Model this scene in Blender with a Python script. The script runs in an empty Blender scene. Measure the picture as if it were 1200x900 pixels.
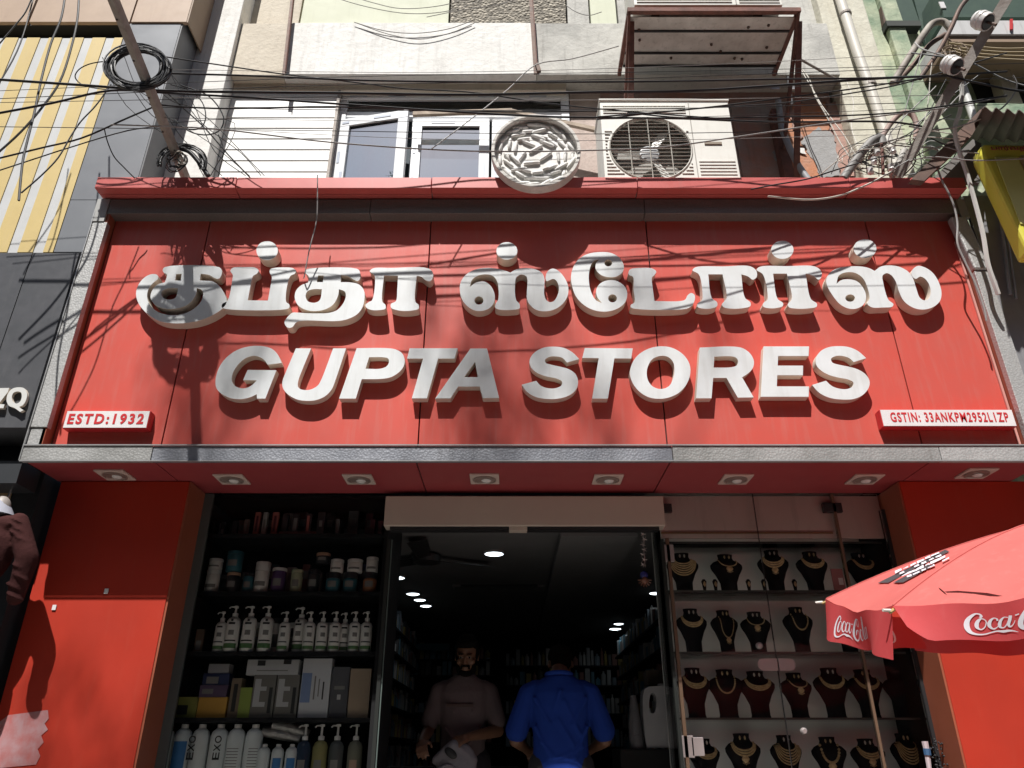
import bpy, bmesh, math, random
from mathutils import Vector, Matrix
random.seed(7)
R = math.radians
sc = bpy.context.scene
COL = sc.collection

# ---------------------------------------------------------------- camera
CAM_Z, FPX, PITCH = 1.55, 880.0, 26.05
cam_d = bpy.data.cameras.new('camera')
cam_d.sensor_width = 36.0
cam_d.lens = 36.0 * FPX / 1200.0
cam_d.clip_start, cam_d.clip_end = 0.05, 600
cam = bpy.data.objects.new('camera', cam_d)
COL.objects.link(cam)
cam.location = (0, 0, CAM_Z)
cam.rotation_euler = (R(90 + PITCH), 0, 0)
sc.camera = cam

# ---------------------------------------------------------------- light
SUN_TRAVEL = Vector((0.30, 1.0, -1.80)).normalized()
elev = math.asin(-SUN_TRAVEL.z)
world = bpy.data.worlds.new('World'); sc.world = world
world.use_nodes = True
wn = world.node_tree
bg = wn.nodes['Background']
sky = wn.nodes.new('ShaderNodeTexSky')
sky.sky_type = 'NISHITA'; sky.sun_disc = False
sky.sun_elevation = elev
sky.sun_rotation = math.atan2(-SUN_TRAVEL.x, -SUN_TRAVEL.y)
sky.air_density = 1.0; sky.dust_density = 1.6; sky.ozone_density = 1.0
wn.links.new(sky.outputs['Color'], bg.inputs['Color'])
bg.inputs['Strength'].default_value = 0.05
sd = bpy.data.lights.new('sun', 'SUN'); sd.energy = 5.0; sd.angle = R(0.5); sd.color = (1.0, 0.97, 0.93)
sun = bpy.data.objects.new('sun', sd); COL.objects.link(sun)
sun.location = (-4, -12, 22)
sun.rotation_euler = SUN_TRAVEL.to_track_quat('-Z', 'Y').to_euler()
sc.view_settings.view_transform = 'Standard'
sc.view_settings.look = 'None'
sc.view_settings.gamma = 1.0
sc.view_settings.exposure = 0.56
sc.cycles.max_bounces = 7
sc.cycles.diffuse_bounces = 3
sc.cycles.transparent_max_bounces = 10
sc.cycles.caustics_reflective = False
sc.cycles.caustics_refractive = False

# ---------------------------------------------------------------- survey helpers
CP, SP = math.cos(R(PITCH)), math.sin(R(PITCH))
def at(px, py, Y):
    """point of the facade plane at distance Y seen at photo pixel (px, py)"""
    u = (px - 600) / FPX; v = (450 - py) / FPX
    t = Y / (CP - v * SP)
    return Vector((u * t, Y, CAM_Z + t * (SP + v * CP)))
def atz(px, py, z):
    u = (px - 600) / FPX; v = (450 - py) / FPX
    t = (z - CAM_Z) / (SP + v * CP)
    return Vector((u * t, t * (CP - v * SP), z))
def zat(py, Y): return at(600, py, Y).z
def xat(px, py, Y): return at(px, py, Y).x

# ---------------------------------------------------------------- materials
MC = {}
def mat(name, col, rough=0.6, metal=0.0, col2=None, vs=4.0, vamt=0.5, streak=0.0, scol=(0.08, 0.07, 0.06),
        bump=0.0, bs=60.0, spec=0.5, grain=0.0, kind=None, sth=0.55):
    if name in MC: return MC[name]
    m = bpy.data.materials.new(name); m.use_nodes = True
    n, l = m.node_tree.nodes, m.node_tree.links
    b = n['Principled BSDF']
    b.inputs['Roughness'].default_value = rough
    b.inputs['Metallic'].default_value = metal
    b.inputs['Specular IOR Level'].default_value = spec
    tc = n.new('ShaderNodeTexCoord')
    def noise(scale, detail=5, sv=None, r=0.6):
        t = n.new('ShaderNodeTexNoise'); t.inputs['Scale'].default_value = scale
        t.inputs['Detail'].default_value = detail; t.inputs['Roughness'].default_value = r
        if sv:
            mp = n.new('ShaderNodeMapping'); mp.inputs['Scale'].default_value = sv
            l.new(tc.outputs['Object'], mp.inputs['Vector']); l.new(mp.outputs['Vector'], t.inputs['Vector'])
        else:
            l.new(tc.outputs['Object'], t.inputs['Vector'])
        return t
    def ramp(src, a, c):
        r = n.new('ShaderNodeMapRange'); r.inputs['From Min'].default_value = a; r.inputs['From Max'].default_value = c
        l.new(src, r.inputs['Value']); return r.outputs['Result']
    def mix(f, a, c):
        x = n.new('ShaderNodeMix'); x.data_type = 'RGBA'
        if isinstance(f, float): x.inputs['Factor'].default_value = f
        else: l.new(f, x.inputs['Factor'])
        for i, v in (('A', a), ('B', c)):
            sk = [s for s in x.inputs if s.name == i and s.type == 'RGBA'][0]
            if isinstance(v, tuple): sk.default_value = (*v[:3], 1)
            else: l.new(v, sk)
        return [s for s in x.outputs if s.type == 'RGBA'][0]
    def mul(s, k):
        x = n.new('ShaderNodeMath'); x.operation = 'MULTIPLY'; l.new(s, x.inputs[0]); x.inputs[1].default_value = k
        return x.outputs[0]
    c = tuple(col)
    c2 = col2 if col2 else tuple(v * 0.8 for v in col)
    nz = noise(vs)
    out = mix(mul(ramp(nz.outputs['Fac'], 0.35, 0.65), vamt), c, tuple(c2))
    if streak > 0:
        st = noise(3.0, 6, (9, 9, 0.9))
        out = mix(mul(ramp(st.outputs['Fac'], sth, sth + 0.2), streak), out, tuple(scol))
    if grain > 0:
        g = noise(220.0, 2)
        out = mix(mul(ramp(g.outputs['Fac'], 0.4, 0.7), grain), out, tuple(v * 0.45 for v in col))
    if kind == 'brick_emboss' or kind == 'emboss':
        v = n.new('ShaderNodeTexVoronoi'); v.inputs['Scale'].default_value = 75
        l.new(tc.outputs['Object'], v.inputs['Vector'])
        out = mix(mul(ramp(v.outputs['Distance'], 0.15, 0.7), 0.3), out, tuple(q * 0.55 for q in col))
        bp = n.new('ShaderNodeBump'); bp.inputs['Strength'].default_value = 0.25; bp.inputs['Distance'].default_value = 0.006
        l.new(v.outputs['Distance'], bp.inputs['Height']); l.new(bp.outputs['Normal'], b.inputs['Normal'])
    elif kind == 'pebble':
        v = n.new('ShaderNodeTexVoronoi'); v.inputs['Scale'].default_value = 38
        l.new(tc.outputs['Object'], v.inputs['Vector'])
        bwn = n.new('ShaderNodeRGBToBW'); l.new(v.outputs['Color'], bwn.inputs[0])
        out = mix(ramp(bwn.outputs[0], 0.2, 0.9), tuple(q * 0.35 for q in col), out)
        bp = n.new('ShaderNodeBump'); bp.inputs['Strength'].default_value = 0.9; bp.inputs['Distance'].default_value = 0.02
        bp.invert = True
        l.new(v.outputs['Distance'], bp.inputs['Height']); l.new(bp.outputs['Normal'], b.inputs['Normal'])
    elif bump > 0:
        bn = noise(bs, 4)
        bp = n.new('ShaderNodeBump'); bp.inputs['Strength'].default_value = bump; bp.inputs['Distance'].default_value = 0.02
        l.new(bn.outputs['Fac'], bp.inputs['Height']); l.new(bp.outputs['Normal'], b.inputs['Normal'])
    rn = noise(vs * 2.3, 3)
    mr = n.new('ShaderNodeMapRange'); mr.inputs['To Min'].default_value = max(0.02, rough - 0.08); mr.inputs['To Max'].default_value = min(1, rough + 0.10)
    l.new(rn.outputs['Fac'], mr.inputs['Value']); l.new(mr.outputs['Result'], b.inputs['Roughness'])
    l.new(out, b.inputs['Base Color'])
    MC[name] = m
    return m

def emat(name, col, strength):
    if name in MC: return MC[name]
    m = bpy.data.materials.new(name); m.use_nodes = True
    b = m.node_tree.nodes['Principled BSDF']
    b.inputs['Base Color'].default_value = (*col, 1)
    b.inputs['Emission Color'].default_value = (*col, 1); b.inputs['Emission Strength'].default_value = strength
    MC[name] = m; return m

def glassmat(name, tint=(1, 1, 1), refl=1.5, haze=0.0, hazecol=(0.4, 0.4, 0.4)):
    if name in MC: return MC[name]
    m = bpy.data.materials.new(name); m.use_nodes = True
    n, l = m.node_tree.nodes, m.node_tree.links
    n.clear()
    o = n.new('ShaderNodeOutputMaterial'); t = n.new('ShaderNodeBsdfTransparent'); t.inputs[0].default_value = (*tint, 1)
    g = n.new('ShaderNodeBsdfGlossy'); g.inputs['Roughness'].default_value = 0.015
    f = n.new('ShaderNodeFresnel'); f.inputs['IOR'].default_value = refl
    mx = n.new('ShaderNodeMixShader'); l.new(f.outputs[0], mx.inputs[0]); l.new(t.outputs[0], mx.inputs[1]); l.new(g.outputs[0], mx.inputs[2])
    last = mx
    if haze > 0:
        d = n.new('ShaderNodeBsdfDiffuse'); d.inputs[0].default_value = (*hazecol, 1)
        nz = n.new('ShaderNodeTexNoise'); nz.inputs['Scale'].default_value = 3.0; nz.inputs['Detail'].default_value = 6
        ml = n.new('ShaderNodeMath'); ml.operation = 'MULTIPLY'; ml.inputs[1].default_value = haze * 2
        l.new(nz.outputs['Fac'], ml.inputs[0])
        m2 = n.new('ShaderNodeMixShader'); l.new(ml.outputs[0], m2.inputs[0]); l.new(mx.outputs[0], m2.inputs[1]); l.new(d.outputs[0], m2.inputs[2])
        last = m2
    l.new(last.outputs[0], o.inputs['Surface'])
    MC[name] = m; return m

RED = mat('red_cladding', (0.60, 0.085, 0.062), 0.38, col2=(0.50, 0.10, 0.08), vs=1.6, vamt=0.8, streak=0.28, scol=(0.50, 0.19, 0.16), bump=0.05, bs=3.5, sth=.5)
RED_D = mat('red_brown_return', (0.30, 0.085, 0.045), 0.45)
RED_C = mat('red_cornice', (0.54, 0.11, 0.10), 0.42, col2=(0.46, 0.085, 0.07), vs=5, streak=0.25, scol=(0.36, 0.15, 0.13))
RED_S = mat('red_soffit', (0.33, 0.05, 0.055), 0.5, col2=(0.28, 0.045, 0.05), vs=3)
RED_P = mat('red_pillar', (0.42, 0.033, 0.016), 0.5, vs=1.5, spec=.3, col2=(0.31, 0.026, 0.014), streak=0.15, scol=(0.35, 0.08, 0.05))
WHITE = mat('letter_white', (0.69, 0.715, 0.725), 0.45, col2=(0.60, 0.61, 0.60), vs=5, vamt=.7, streak=0.22, scol=(0.42, 0.41, 0.38), sth=.5)
CREAM = mat('letter_edge_cream', (0.66, 0.59, 0.50), 0.6, col2=(0.58, 0.50, 0.41), vs=10, streak=0.35, scol=(0.22, 0.17, 0.13), sth=0.6)
STRIP = mat('embossed_aluminium', (0.50, 0.50, 0.49), 0.45, 0.3, vs=6, streak=0.25, scol=(0.12, 0.11, 0.09), kind='emboss')
BEAM = mat('dark_aluminium', (0.20, 0.20, 0.19), 0.5, 0.4, kind='emboss')
LIGHTPLATE = mat('lamp_plate', (0.62, 0.50, 0.44), 0.5)
BLACK = mat('black', (0.012, 0.012, 0.013), 0.5)
BLACKM = mat('black_metal', (0.03, 0.03, 0.032), 0.45, 0.3)
CABLE = mat('cable_black', (0.018, 0.018, 0.02), 0.5)
CABLEG = mat('cable_grey', (0.32, 0.31, 0.30), 0.6)
CABLEW = mat('cable_cream', (0.55, 0.52, 0.46), 0.6)
PLASTER = mat('white_plaster', (0.78, 0.77, 0.74), 0.8, col2=(0.66, 0.65, 0.61), vs=3, streak=0.38, scol=(0.46, 0.45, 0.42), bump=0.35, bs=14, sth=.5)
PLASTERT = mat('beige_plaster', (0.62, 0.56, 0.46), 0.85, col2=(0.52, 0.46, 0.37), vs=3.5, streak=0.3, scol=(0.34, 0.29, 0.23), bump=0.3, bs=20)
CONC = mat('grey_concrete', (0.56, 0.55, 0.51), 0.85, col2=(0.36, 0.355, 0.33), vs=2.5, vamt=0.9, streak=0.6, scol=(0.25, 0.24, 0.22), bump=0.35, bs=18)
CREAMW = mat('cream_wall', (0.64, 0.62, 0.52), 0.85, col2=(0.50, 0.47, 0.38), vs=5, vamt=0.7, streak=0.3, scol=(0.34, 0.31, 0.25), bump=0.3, bs=22)
GREENTILE = mat('pale_green_panel', (0.58, 0.60, 0.46), 0.7, col2=(0.5, 0.52, 0.40), vs=3, streak=0.2, scol=(0.4, 0.4, 0.3))
PEBBLE = mat('pebbledash', (0.42, 0.38, 0.31), 0.9, kind='pebble')
SIDING = mat('white_siding', (0.74, 0.74, 0.72), 0.5, streak=0.35, scol=(0.5, 0.48, 0.44))
UPVC = mat('white_upvc', (0.80, 0.81, 0.82), 0.35, vs=12, col2=(0.68, 0.72, 0.78))
FILM = mat('blue_film_print', (0.50, 0.55, 0.64), 0.4)
PEEL = mat('peeling_wall', (0.42, 0.20, 0.15), 0.85, col2=(0.36, 0.34, 0.33), vs=2.6, vamt=0.9, streak=0.4, scol=(0.14, 0.12, 0.11), bump=0.4, bs=20)
PINKW = mat('pinkish_wall', (0.55, 0.46, 0.41), 0.85, col2=(0.42, 0.33, 0.29), vs=5, vamt=0.8, streak=0.4, scol=(0.25, 0.2, 0.18), bump=0.3, bs=25)
RUSTY = mat('rusty_angle_iron', (0.20, 0.085, 0.065), 0.8, 0.0, col2=(0.10, 0.05, 0.04), vs=14, vamt=0.8, bump=0.2, bs=60)
ACW = mat('ac_casing', (0.72, 0.71, 0.66), 0.5, col2=(0.62, 0.60, 0.54), vs=6, streak=0.2, scol=(0.42, 0.38, 0.32))
ACG = mat('ac_inner', (0.34, 0.32, 0.29), 0.6)
ACB = mat('ac_blade', (0.62, 0.61, 0.57), 0.5)
PIPEC = mat('cream_pipe', (0.66, 0.63, 0.56), 0.5, streak=0.25, scol=(0.35, 0.3, 0.25))
PIPEG = mat('grey_pipe', (0.30, 0.31, 0.33), 0.5)
STEEL = mat('weathered_steel', (0.36, 0.33, 0.30), 0.65, 0.15, col2=(0.21, 0.17, 0.145), vs=9, vamt=0.8, bump=0.15, bs=50)
IRON = mat('dark_iron', (0.09, 0.065, 0.055), 0.65, 0.4, col2=(0.16, 0.08, 0.05), vs=15)
PORC = mat('porcelain', (0.68, 0.66, 0.64), 0.2)
GREENW = mat('green_weathered_wall', (0.56, 0.58, 0.42), 0.9, col2=(0.10, 0.20, 0.13), vs=2.4, vamt=0.85, streak=0.3, scol=(0.12, 0.17, 0.12), bump=0.4, bs=16)
GREYM = mat('grey_acp', (0.215, 0.225, 0.24), 0.35, 0.15, col2=(0.19, 0.20, 0.215), vs=2)
GREYD = mat('dark_grey_fascia', (0.085, 0.088, 0.095), 0.4, 0.2, col2=(0.11, 0.11, 0.12), vs=8, streak=0.2, scol=(0.15, 0.15, 0.15))
BROWNW = mat('brown_board', (0.42, 0.30, 0.21), 0.55, col2=(0.34, 0.235, 0.16), vs=6, streak=0.3, scol=(0.3, 0.2, 0.14))
YEL = mat('yellow_rib', (0.60, 0.46, 0.19), 0.5, col2=(0.54, 0.41, 0.17), vs=5, streak=.15, scol=(.5,.45,.35))
WRIB = mat('white_rib', (0.56, 0.57, 0.57), 0.5)
YSIGN = mat('yellow_sign', (0.66, 0.61, 0.07), 0.4, col2=(0.60, 0.56, 0.08), vs=3)
YSIGN_SHADE = mat('yellow_sign_shaded', (0.42, 0.42, 0.14), 0.4)  # sign yellow with the awning's shade mixed into the colour; unassigned
TIN = mat('grey_tin_sheet', (0.33, 0.33, 0.345), 0.45, 0.35, col2=(0.24, 0.24, 0.25), vs=3, vamt=0.8, streak=0.35, scol=(0.13, 0.12, 0.12), bump=0.15, bs=4)
RUSTSHEET = mat('rusty_corrugated_sheet', (0.10, 0.075, 0.065), 0.75, 0.2, col2=(0.06, 0.05, 0.045), vs=5)
ROADM = mat('asphalt', (0.05, 0.049, 0.047), 0.9, col2=(0.07, 0.068, 0.065), vs=3, bump=0.5, bs=90, grain=0.3)
PAVE = mat('paving', (0.34, 0.325, 0.30), 0.85, col2=(0.27, 0.26, 0.24), vs=4, bump=0.3, bs=30)
# ---------------------------------------------------------------- mesh kit
class MB:
    def __init__(s): s.v = []; s.f = []; s.m = []; s.cur = 0
    def mi(s, i): s.cur = i; return s
    def add(s, vs, fs):
        o = len(s.v); s.v += [tuple(v) for v in vs]
        for f in fs: s.f.append([o + i for i in f]); s.m.append(s.cur)
        return s
    def box(s, x0, x1, y0, y1, z0, z1):
        vs = [(x, y, z) for x in (x0, x1) for y in (y0, y1) for z in (z0, z1)]
        return s.add(vs, [(0,1,3,2),(4,6,7,5),(0,4,5,1),(2,3,7,6),(0,2,6,4),(1,5,7,3)])
    def hexa(s, a, b):
        """a, b: two matching quads (front, back)"""
        return s.add(list(a) + list(b), [(3,2,1,0),(4,5,6,7),(0,1,5,4),(1,2,6,5),(2,3,7,6),(3,0,4,7)])
    def bar(s, p, q, w, h, up=(0, 0, 1)):
        p, q = Vector(p), Vector(q); d = (q - p).normalized(); up = Vector(up)
        if abs(d.dot(up)) > 0.98: up = Vector((0, 1, 0))
        sx = d.cross(up).normalized() * w / 2; sz = sx.cross(d).normalized() * h / 2
        a = [p - sx - sz, p + sx - sz, p + sx + sz, p - sx + sz]; b = [v + (q - p) for v in a]
        return s.hexa(a, b)
    def tube(s, pts, r, n=8, cap=True):
        pts = [Vector(p) for p in pts]; rs = r if isinstance(r, (list, tuple)) else [r] * len(pts)
        o = len(s.v); prev = None
        for i, p in enumerate(pts):
            d = (pts[min(i + 1, len(pts) - 1)] - pts[max(i - 1, 0)])
            d = d.normalized() if d.length > 1e-9 else Vector((0, 0, 1))
            if prev is None:
                a = d.cross(Vector((0, 0, 1))); a = a if a.length > 0.05 else d.cross(Vector((0, 1, 0)))
            else: a = prev - d * prev.dot(d)
            a.normalize(); b = d.cross(a); prev = a
            for k in range(n):
                t = 2 * math.pi * k / n
                s.v.append(tuple(p + (a * math.cos(t) + b * math.sin(t)) * rs[i]))
        for i in range(len(pts) - 1):
            for k in range(n):
                k2 = (k + 1) % n
                s.f.append([o + i*n + k, o + i*n + k2, o + (i+1)*n + k2, o + (i+1)*n + k]); s.m.append(s.cur)
        if cap:
            s.f.append([o + k for k in range(n)][::-1]); s.m.append(s.cur)
            e = o + (len(pts) - 1) * n; s.f.append([e + k for k in range(n)]); s.m.append(s.cur)
        return s
    def lathe(s, prof, n=16, c=(0, 0, 0), sx=1, sy=1):
        """prof: (r, z) list, axis z"""
        o = len(s.v)
        for r_, z in prof:
            for k in range(n):
                t = 2 * math.pi * k / n
                s.v.append((c[0] + r_ * sx * math.cos(t), c[1] + r_ * sy * math.sin(t), c[2] + z))
        for i in range(len(prof) - 1):
            for k in range(n):
                k2 = (k + 1) % n
                s.f.append([o + i*n + k, o + i*n + k2, o + (i+1)*n + k2, o + (i+1)*n + k]); s.m.append(s.cur)
        s.f.append([o + k for k in range(n)][::-1]); s.m.append(s.cur)
        e = o + (len(prof) - 1) * n; s.f.append([e + k for k in range(n)]); s.m.append(s.cur)
        return s
    def xf(s, M, start=0):
        for i in range(start, len(s.v)): s.v[i] = tuple(M @ Vector(s.v[i]))
        return s

def wloc(o):
    l = Vector((0, 0, 0))
    while o is not None: l += o.location; o = o.parent
    return l

def put(name, mb, mats, parent=None, smooth=False, local=False, bevel=0, autosm=None):
    """link a mesh object. Coordinates are world coordinates unless local."""
    me = bpy.data.meshes.new(name)
    off = Vector((0, 0, 0))
    o = bpy.data.objects.new(name, me)
    if not local:
        if parent is not None: off = wloc(parent)
        else:
            xs = [v[0] for v in mb.v]; ys = [v[1] for v in mb.v]; zs = [v[2] for v in mb.v]
            off = Vector(((min(xs) + max(xs)) / 2, (min(ys) + max(ys)) / 2, min(zs)))
            o.location = off
    me.from_pydata([(v[0] - off.x, v[1] - off.y, v[2] - off.z) for v in mb.v], [], mb.f)
    ms = mats if isinstance(mats, (list, tuple)) else [mats]
    for m in ms: me.materials.append(m)
    if len(ms) > 1: me.polygons.foreach_set('material_index', mb.m)
    if smooth: me.polygons.foreach_set('use_smooth', [True] * len(me.polygons))
    me.validate(); me.update()
    if autosm or smooth:
        try: me.set_sharp_from_angle(angle=R(autosm or 45))
        except Exception: pass
    COL.objects.link(o)
    if parent is not None: o.parent = parent
    if bevel:
        b = o.modifiers.new('bevel', 'BEVEL'); b.width = bevel; b.segments = 2; b.limit_method = 'ANGLE'; b.angle_limit = R(40)
    return o

def tag(o, label=None, cat=None, group=None, kind=None):
    if label: o['label'] = label
    if cat: o['category'] = cat
    if group: o['group'] = group
    if kind: o['kind'] = kind
    return o
def thing(name, loc, label, cat, group=None):
    o = bpy.data.objects.new(name, None); o.empty_display_size = 0.1; o.location = loc
    COL.objects.link(o); return tag(o, label, cat, group)
def dup(root, loc, label, rotz=0.0, scale=None, group=None):
    r = root.copy(); COL.objects.link(r); r.location = loc; r.rotation_euler = (0, 0, rotz)
    if scale: r.scale = scale
    r['label'] = label
    if group: r['group'] = group
    for ch in list(root.children):
        c = ch.copy(); COL.objects.link(c); c.parent = r
        for g in list(ch.children):
            d = g.copy(); COL.objects.link(d); d.parent = c
    return r

def tessellate(polys):
    """polys: list of 2-D loops (outer + holes) -> triangles, flat vertex list"""
    from mathutils.geometry import tessellate_polygon
    flat = [p for lp in polys for p in lp]
    tris = tessellate_polygon([[Vector((p[0], p[1], 0)) for p in lp] for lp in polys])
    return flat, tris
def prism(mb, loops, Y, depth, face=0, side=0):
    """loops of (x, z) extruded from plane Y back by depth; loops[0] outer, others holes"""
    flat, tris = tessellate(loops)
    n = len(flat); o = len(mb.v)
    mb.v += [(p[0], Y, p[1]) for p in flat] + [(p[0], Y + depth, p[1]) for p in flat]
    for t in tris:
        a, b, c = (Vector((flat[i][0], flat[i][1])) for i in t)
        ccw = (b - a).cross(c - a) > 0
        t = list(t) if ccw else list(t)[::-1]
        mb.f.append([o + i for i in t]); mb.m.append(face)
        mb.f.append([o + n + i for i in t[::-1]]); mb.m.append(side)
    k = 0
    for li, lp in enumerate(loops):
        area = sum(lp[i][0] * lp[(i+1) % len(lp)][1] - lp[(i+1) % len(lp)][0] * lp[i][1] for i in range(len(lp)))
        fw = (area > 0) == (li == 0)
        for i in range(len(lp)):
            a, b = o + k + i, o + k + (i + 1) % len(lp)
            mb.f.append([b, a, a + n, b + n] if fw else [a, b, b + n, a + n]); mb.m.append(side)
        k += len(lp)
    return mb

def spline(pts, closed=True, seg=6):
    """Catmull-Rom with corners: pts (x, y) smooth or (x, y, 1) corner"""
    n = len(pts); out = []
    for i in range(n if closed else n - 1):
        p1, p2 = pts[i], pts[(i + 1) % n]
        c1, c2 = len(p1) > 2, len(p2) > 2
        a, b = Vector(p1[:2]), Vector(p2[:2])
        out.append(tuple(a))
        if c1 and c2: continue
        p0 = a - (b - a) * 0.4 if (c1 or (not closed and i == 0)) else Vector(pts[(i - 1) % n][:2])
        p3 = b + (b - a) * 0.4 if (c2 or (not closed and i == n - 2)) else Vector(pts[(i + 2) % n][:2])
        d1 = max((a - p0).length, 1e-6) ** 0.5; d2 = max((b - a).length, 1e-6) ** 0.5; d3 = max((p3 - b).length, 1e-6) ** 0.5
        m1 = ((a - p0) / d1 - (b - p0) / (d1 + d2) + (b - a) / d2) * d2
        m2 = ((b - a) / d2 - (p3 - a) / (d2 + d3) + (p3 - b) / d3) * d2
        for k in range(1, seg):
            t = k / seg
            out.append(tuple(a * (2*t**3 - 3*t*t + 1) + m1 * (t**3 - 2*t*t + t) + b * (-2*t**3 + 3*t*t) + m2 * (t**3 - t*t)))
    if not closed: out.append(tuple(pts[-1][:2]))
    return out

def plate(mb, pts, Y, depth, holes=(), face=0, side=0):
    """outline read on the facade plane at Y, real thickness behind it"""
    L = []
    for lp in (pts, *holes):
        q = [at(x, y, Y) for x, y in lp]; L.append([(p.x, p.z) for p in q])
    return prism(mb, L, Y, depth, face, side)

def text_mb(s, width, height, depth, shear=0.0, bold=0.0, face=0, side=0, track=1.0):
    """lettering in local coordinates, x to the right, z up, facing -Y, scaled to fit"""
    cu = bpy.data.curves.new('lettering', 'FONT'); cu.body = s; cu.size = 1; cu.offset = bold; cu.shear = shear
    cu.extrude = 0.05; cu.resolution_u = 4; cu.space_character = track
    ob = bpy.data.objects.new('lettering_tmp', cu); COL.objects.link(ob)
    dg = bpy.context.evaluated_depsgraph_get(); dg.update()
    me = bpy.data.meshes.new_from_object(ob.evaluated_get(dg))
    bpy.data.objects.remove(ob); bpy.data.curves.remove(cu)
    mb = MB()
    vs = [v.co for v in me.vertices]
    if vs:
        x0, x1 = min(v.x for v in vs), max(v.x for v in vs); y0, y1 = min(v.y for v in vs), max(v.y for v in vs)
        kx = width / max(x1 - x0, 1e-6); kz = height / max(y1 - y0, 1e-6)
        mb.v = [((v.x - x0) * kx, -(v.z / 0.05) * depth / 2 + depth / 2, (v.y - y0) * kz) for v in vs]
        mb.f = [list(p.vertices) for p in me.polygons]; mb.m = [side if abs(p.normal.z) < 0.5 else face for p in me.polygons]
    bpy.data.meshes.remove(me)
    return mb
def shift(mb, d):
    mb.v = [(v[0] + d[0], v[1] + d[1], v[2] + d[2]) for v in mb.v]; return mb

# ================================================================ SETTING
tag(put('road', MB().box(-80, 80, -60, 0.6, -0.25, 0.0), ROADM), kind='structure')
g = MB(); g.box(-80, 80, 0.604, 4.5, -0.25, 0.13)
pav = tag(put('pavement', g, PAVE), kind='structure')
g = MB().box(-80, 80, 4.504, 90, -0.25, 0.10)
tag(put('ground', g, PAVE), kind='structure')
for i in range(18):          # paving slabs in front of the shop, joints recessed
    for j in range(8):
        x = -4.2 + i * 0.47; y = 0.72 + j * 0.47
        s_ = put('slab', MB().box(x, x + 0.455, y, y + 0.455, 0.128, 0.142 + random.random() * 0.004), PAVE, pav)
for k in range(3):
    tag(put('lane_marking', MB().box(-9 + k * 7, -5.5 + k * 7, -6.1, -5.95, 0.001, 0.005), mat('road_paint', (0.6, 0.6, 0.56), 0.8)), kind='structure')

# opposite side of the street (stands behind the camera; only its reflections are seen)
OPPW = mat('opposite_wall', (0.20, 0.18, 0.155), 0.8, col2=(0.15, 0.135, 0.12), vs=0.7, vamt=0.9)
for x0, x1, h, lab in ((-26, -9.2, 13.5, 'long ochre block across the street, left end'), (-9, 6.2, 15.5, 'taller ochre block across the street facing the red shop'), (6.4, 24, 13.0, 'low ochre block across the street, right end')):
    b = thing('opposite_building', ((x0 + x1) / 2, -12, 0), lab, 'building', 'buildings across the street')
    put('wall', MB().box(x0, x1, -15, -8.5, 0, h), OPPW, b)
    wm = MB()
    z = 1.0
    while z + 2 < h:
        x = x0 + 0.8
        while x + 1.4 < x1:
            put('window', MB().box(x, x + 1.3, -8.55, -8.46, z, z + 1.6), mat('dark_glass', (0.02, 0.022, 0.025), 0.15), b)
            x += 2.6
        z += 3.0
# ================================================================ SHOP SIGN
YF, YP, ZS = 4.20, 4.29, 3.10          # frame front, panel plane, soffit height
SEAM = [-2.82, -2.146, -0.575, 0.95, 2.51, 3.11]
XL, XR = -2.92, 3.21
sign = thing('shop_sign', (0, YP, ZS), 'big red shop sign with white raised Tamil and English lettering over the shop entrance', 'sign')
for a, b in zip(SEAM[:-1], SEAM[1:]):
    put('panel', MB().box(a + 0.004, b - 0.004, YP + random.random() * 0.002, YP + 0.02, 3.13, 4.975), RED, sign, bevel=0.002)
put('backing', MB().box(-2.85, 3.15, YP + 0.022, YP + 0.3, 3.12, 5.0), BLACK, sign)
# returns
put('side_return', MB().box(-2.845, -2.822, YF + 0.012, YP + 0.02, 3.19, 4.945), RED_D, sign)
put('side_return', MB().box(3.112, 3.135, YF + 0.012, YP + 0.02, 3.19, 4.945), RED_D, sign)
put('glazing_bead', MB().box(3.095, 3.108, YP - 0.012, YP - 0.002, 3.2, 4.75), mat('pink_bead', (0.6, 0.3, 0.26), 0.5), sign)
# embossed trim: bottom in lengths, sides, dark head beam
STRIP_B = mat('embossed_aluminium_dark', (0.30, 0.31, 0.34), 0.45, 0.35, col2=(0.20, 0.21, 0.24), vs=3.5, vamt=.9, streak=0.4, scol=(0.10, 0.10, 0.10), kind='emboss')  # bottom lengths use darker, mottled greys of the same trim
STRIP_C = mat('embossed_aluminium_mottled', (0.42, 0.42, 0.41), 0.45, 0.3, col2=(0.25, 0.25, 0.24), vs=3, vamt=.9, streak=0.4, scol=(0.12, 0.11, 0.09), kind='emboss')
for a, b, m_ in ((XL, -2.148, STRIP_C), (-2.144, 0.955, STRIP_B), (0.959, 2.55, STRIP_C), (2.554, XR, STRIP)):
    put('trim_strip', MB().box(a, b, YF + random.random() * 0.004, YF + 0.05, ZS, 3.192), m_, sign, bevel=0.002)
put('trim_strip', MB().box(XL, -2.82, YF + 0.004, YF + 0.05, 3.315, 4.86), STRIP, sign, bevel=0.003)
put('trim_strip', MB().box(XL + 0.004, -2.825, YF + 0.012, YF + 0.05, 3.194, 3.313), STRIP, sign, bevel=0.002)
put('trim_strip', MB().box(3.11, XR, YF + 0.004, YF + 0.05, 3.194, 4.45), STRIP, sign, bevel=0.003)
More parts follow.
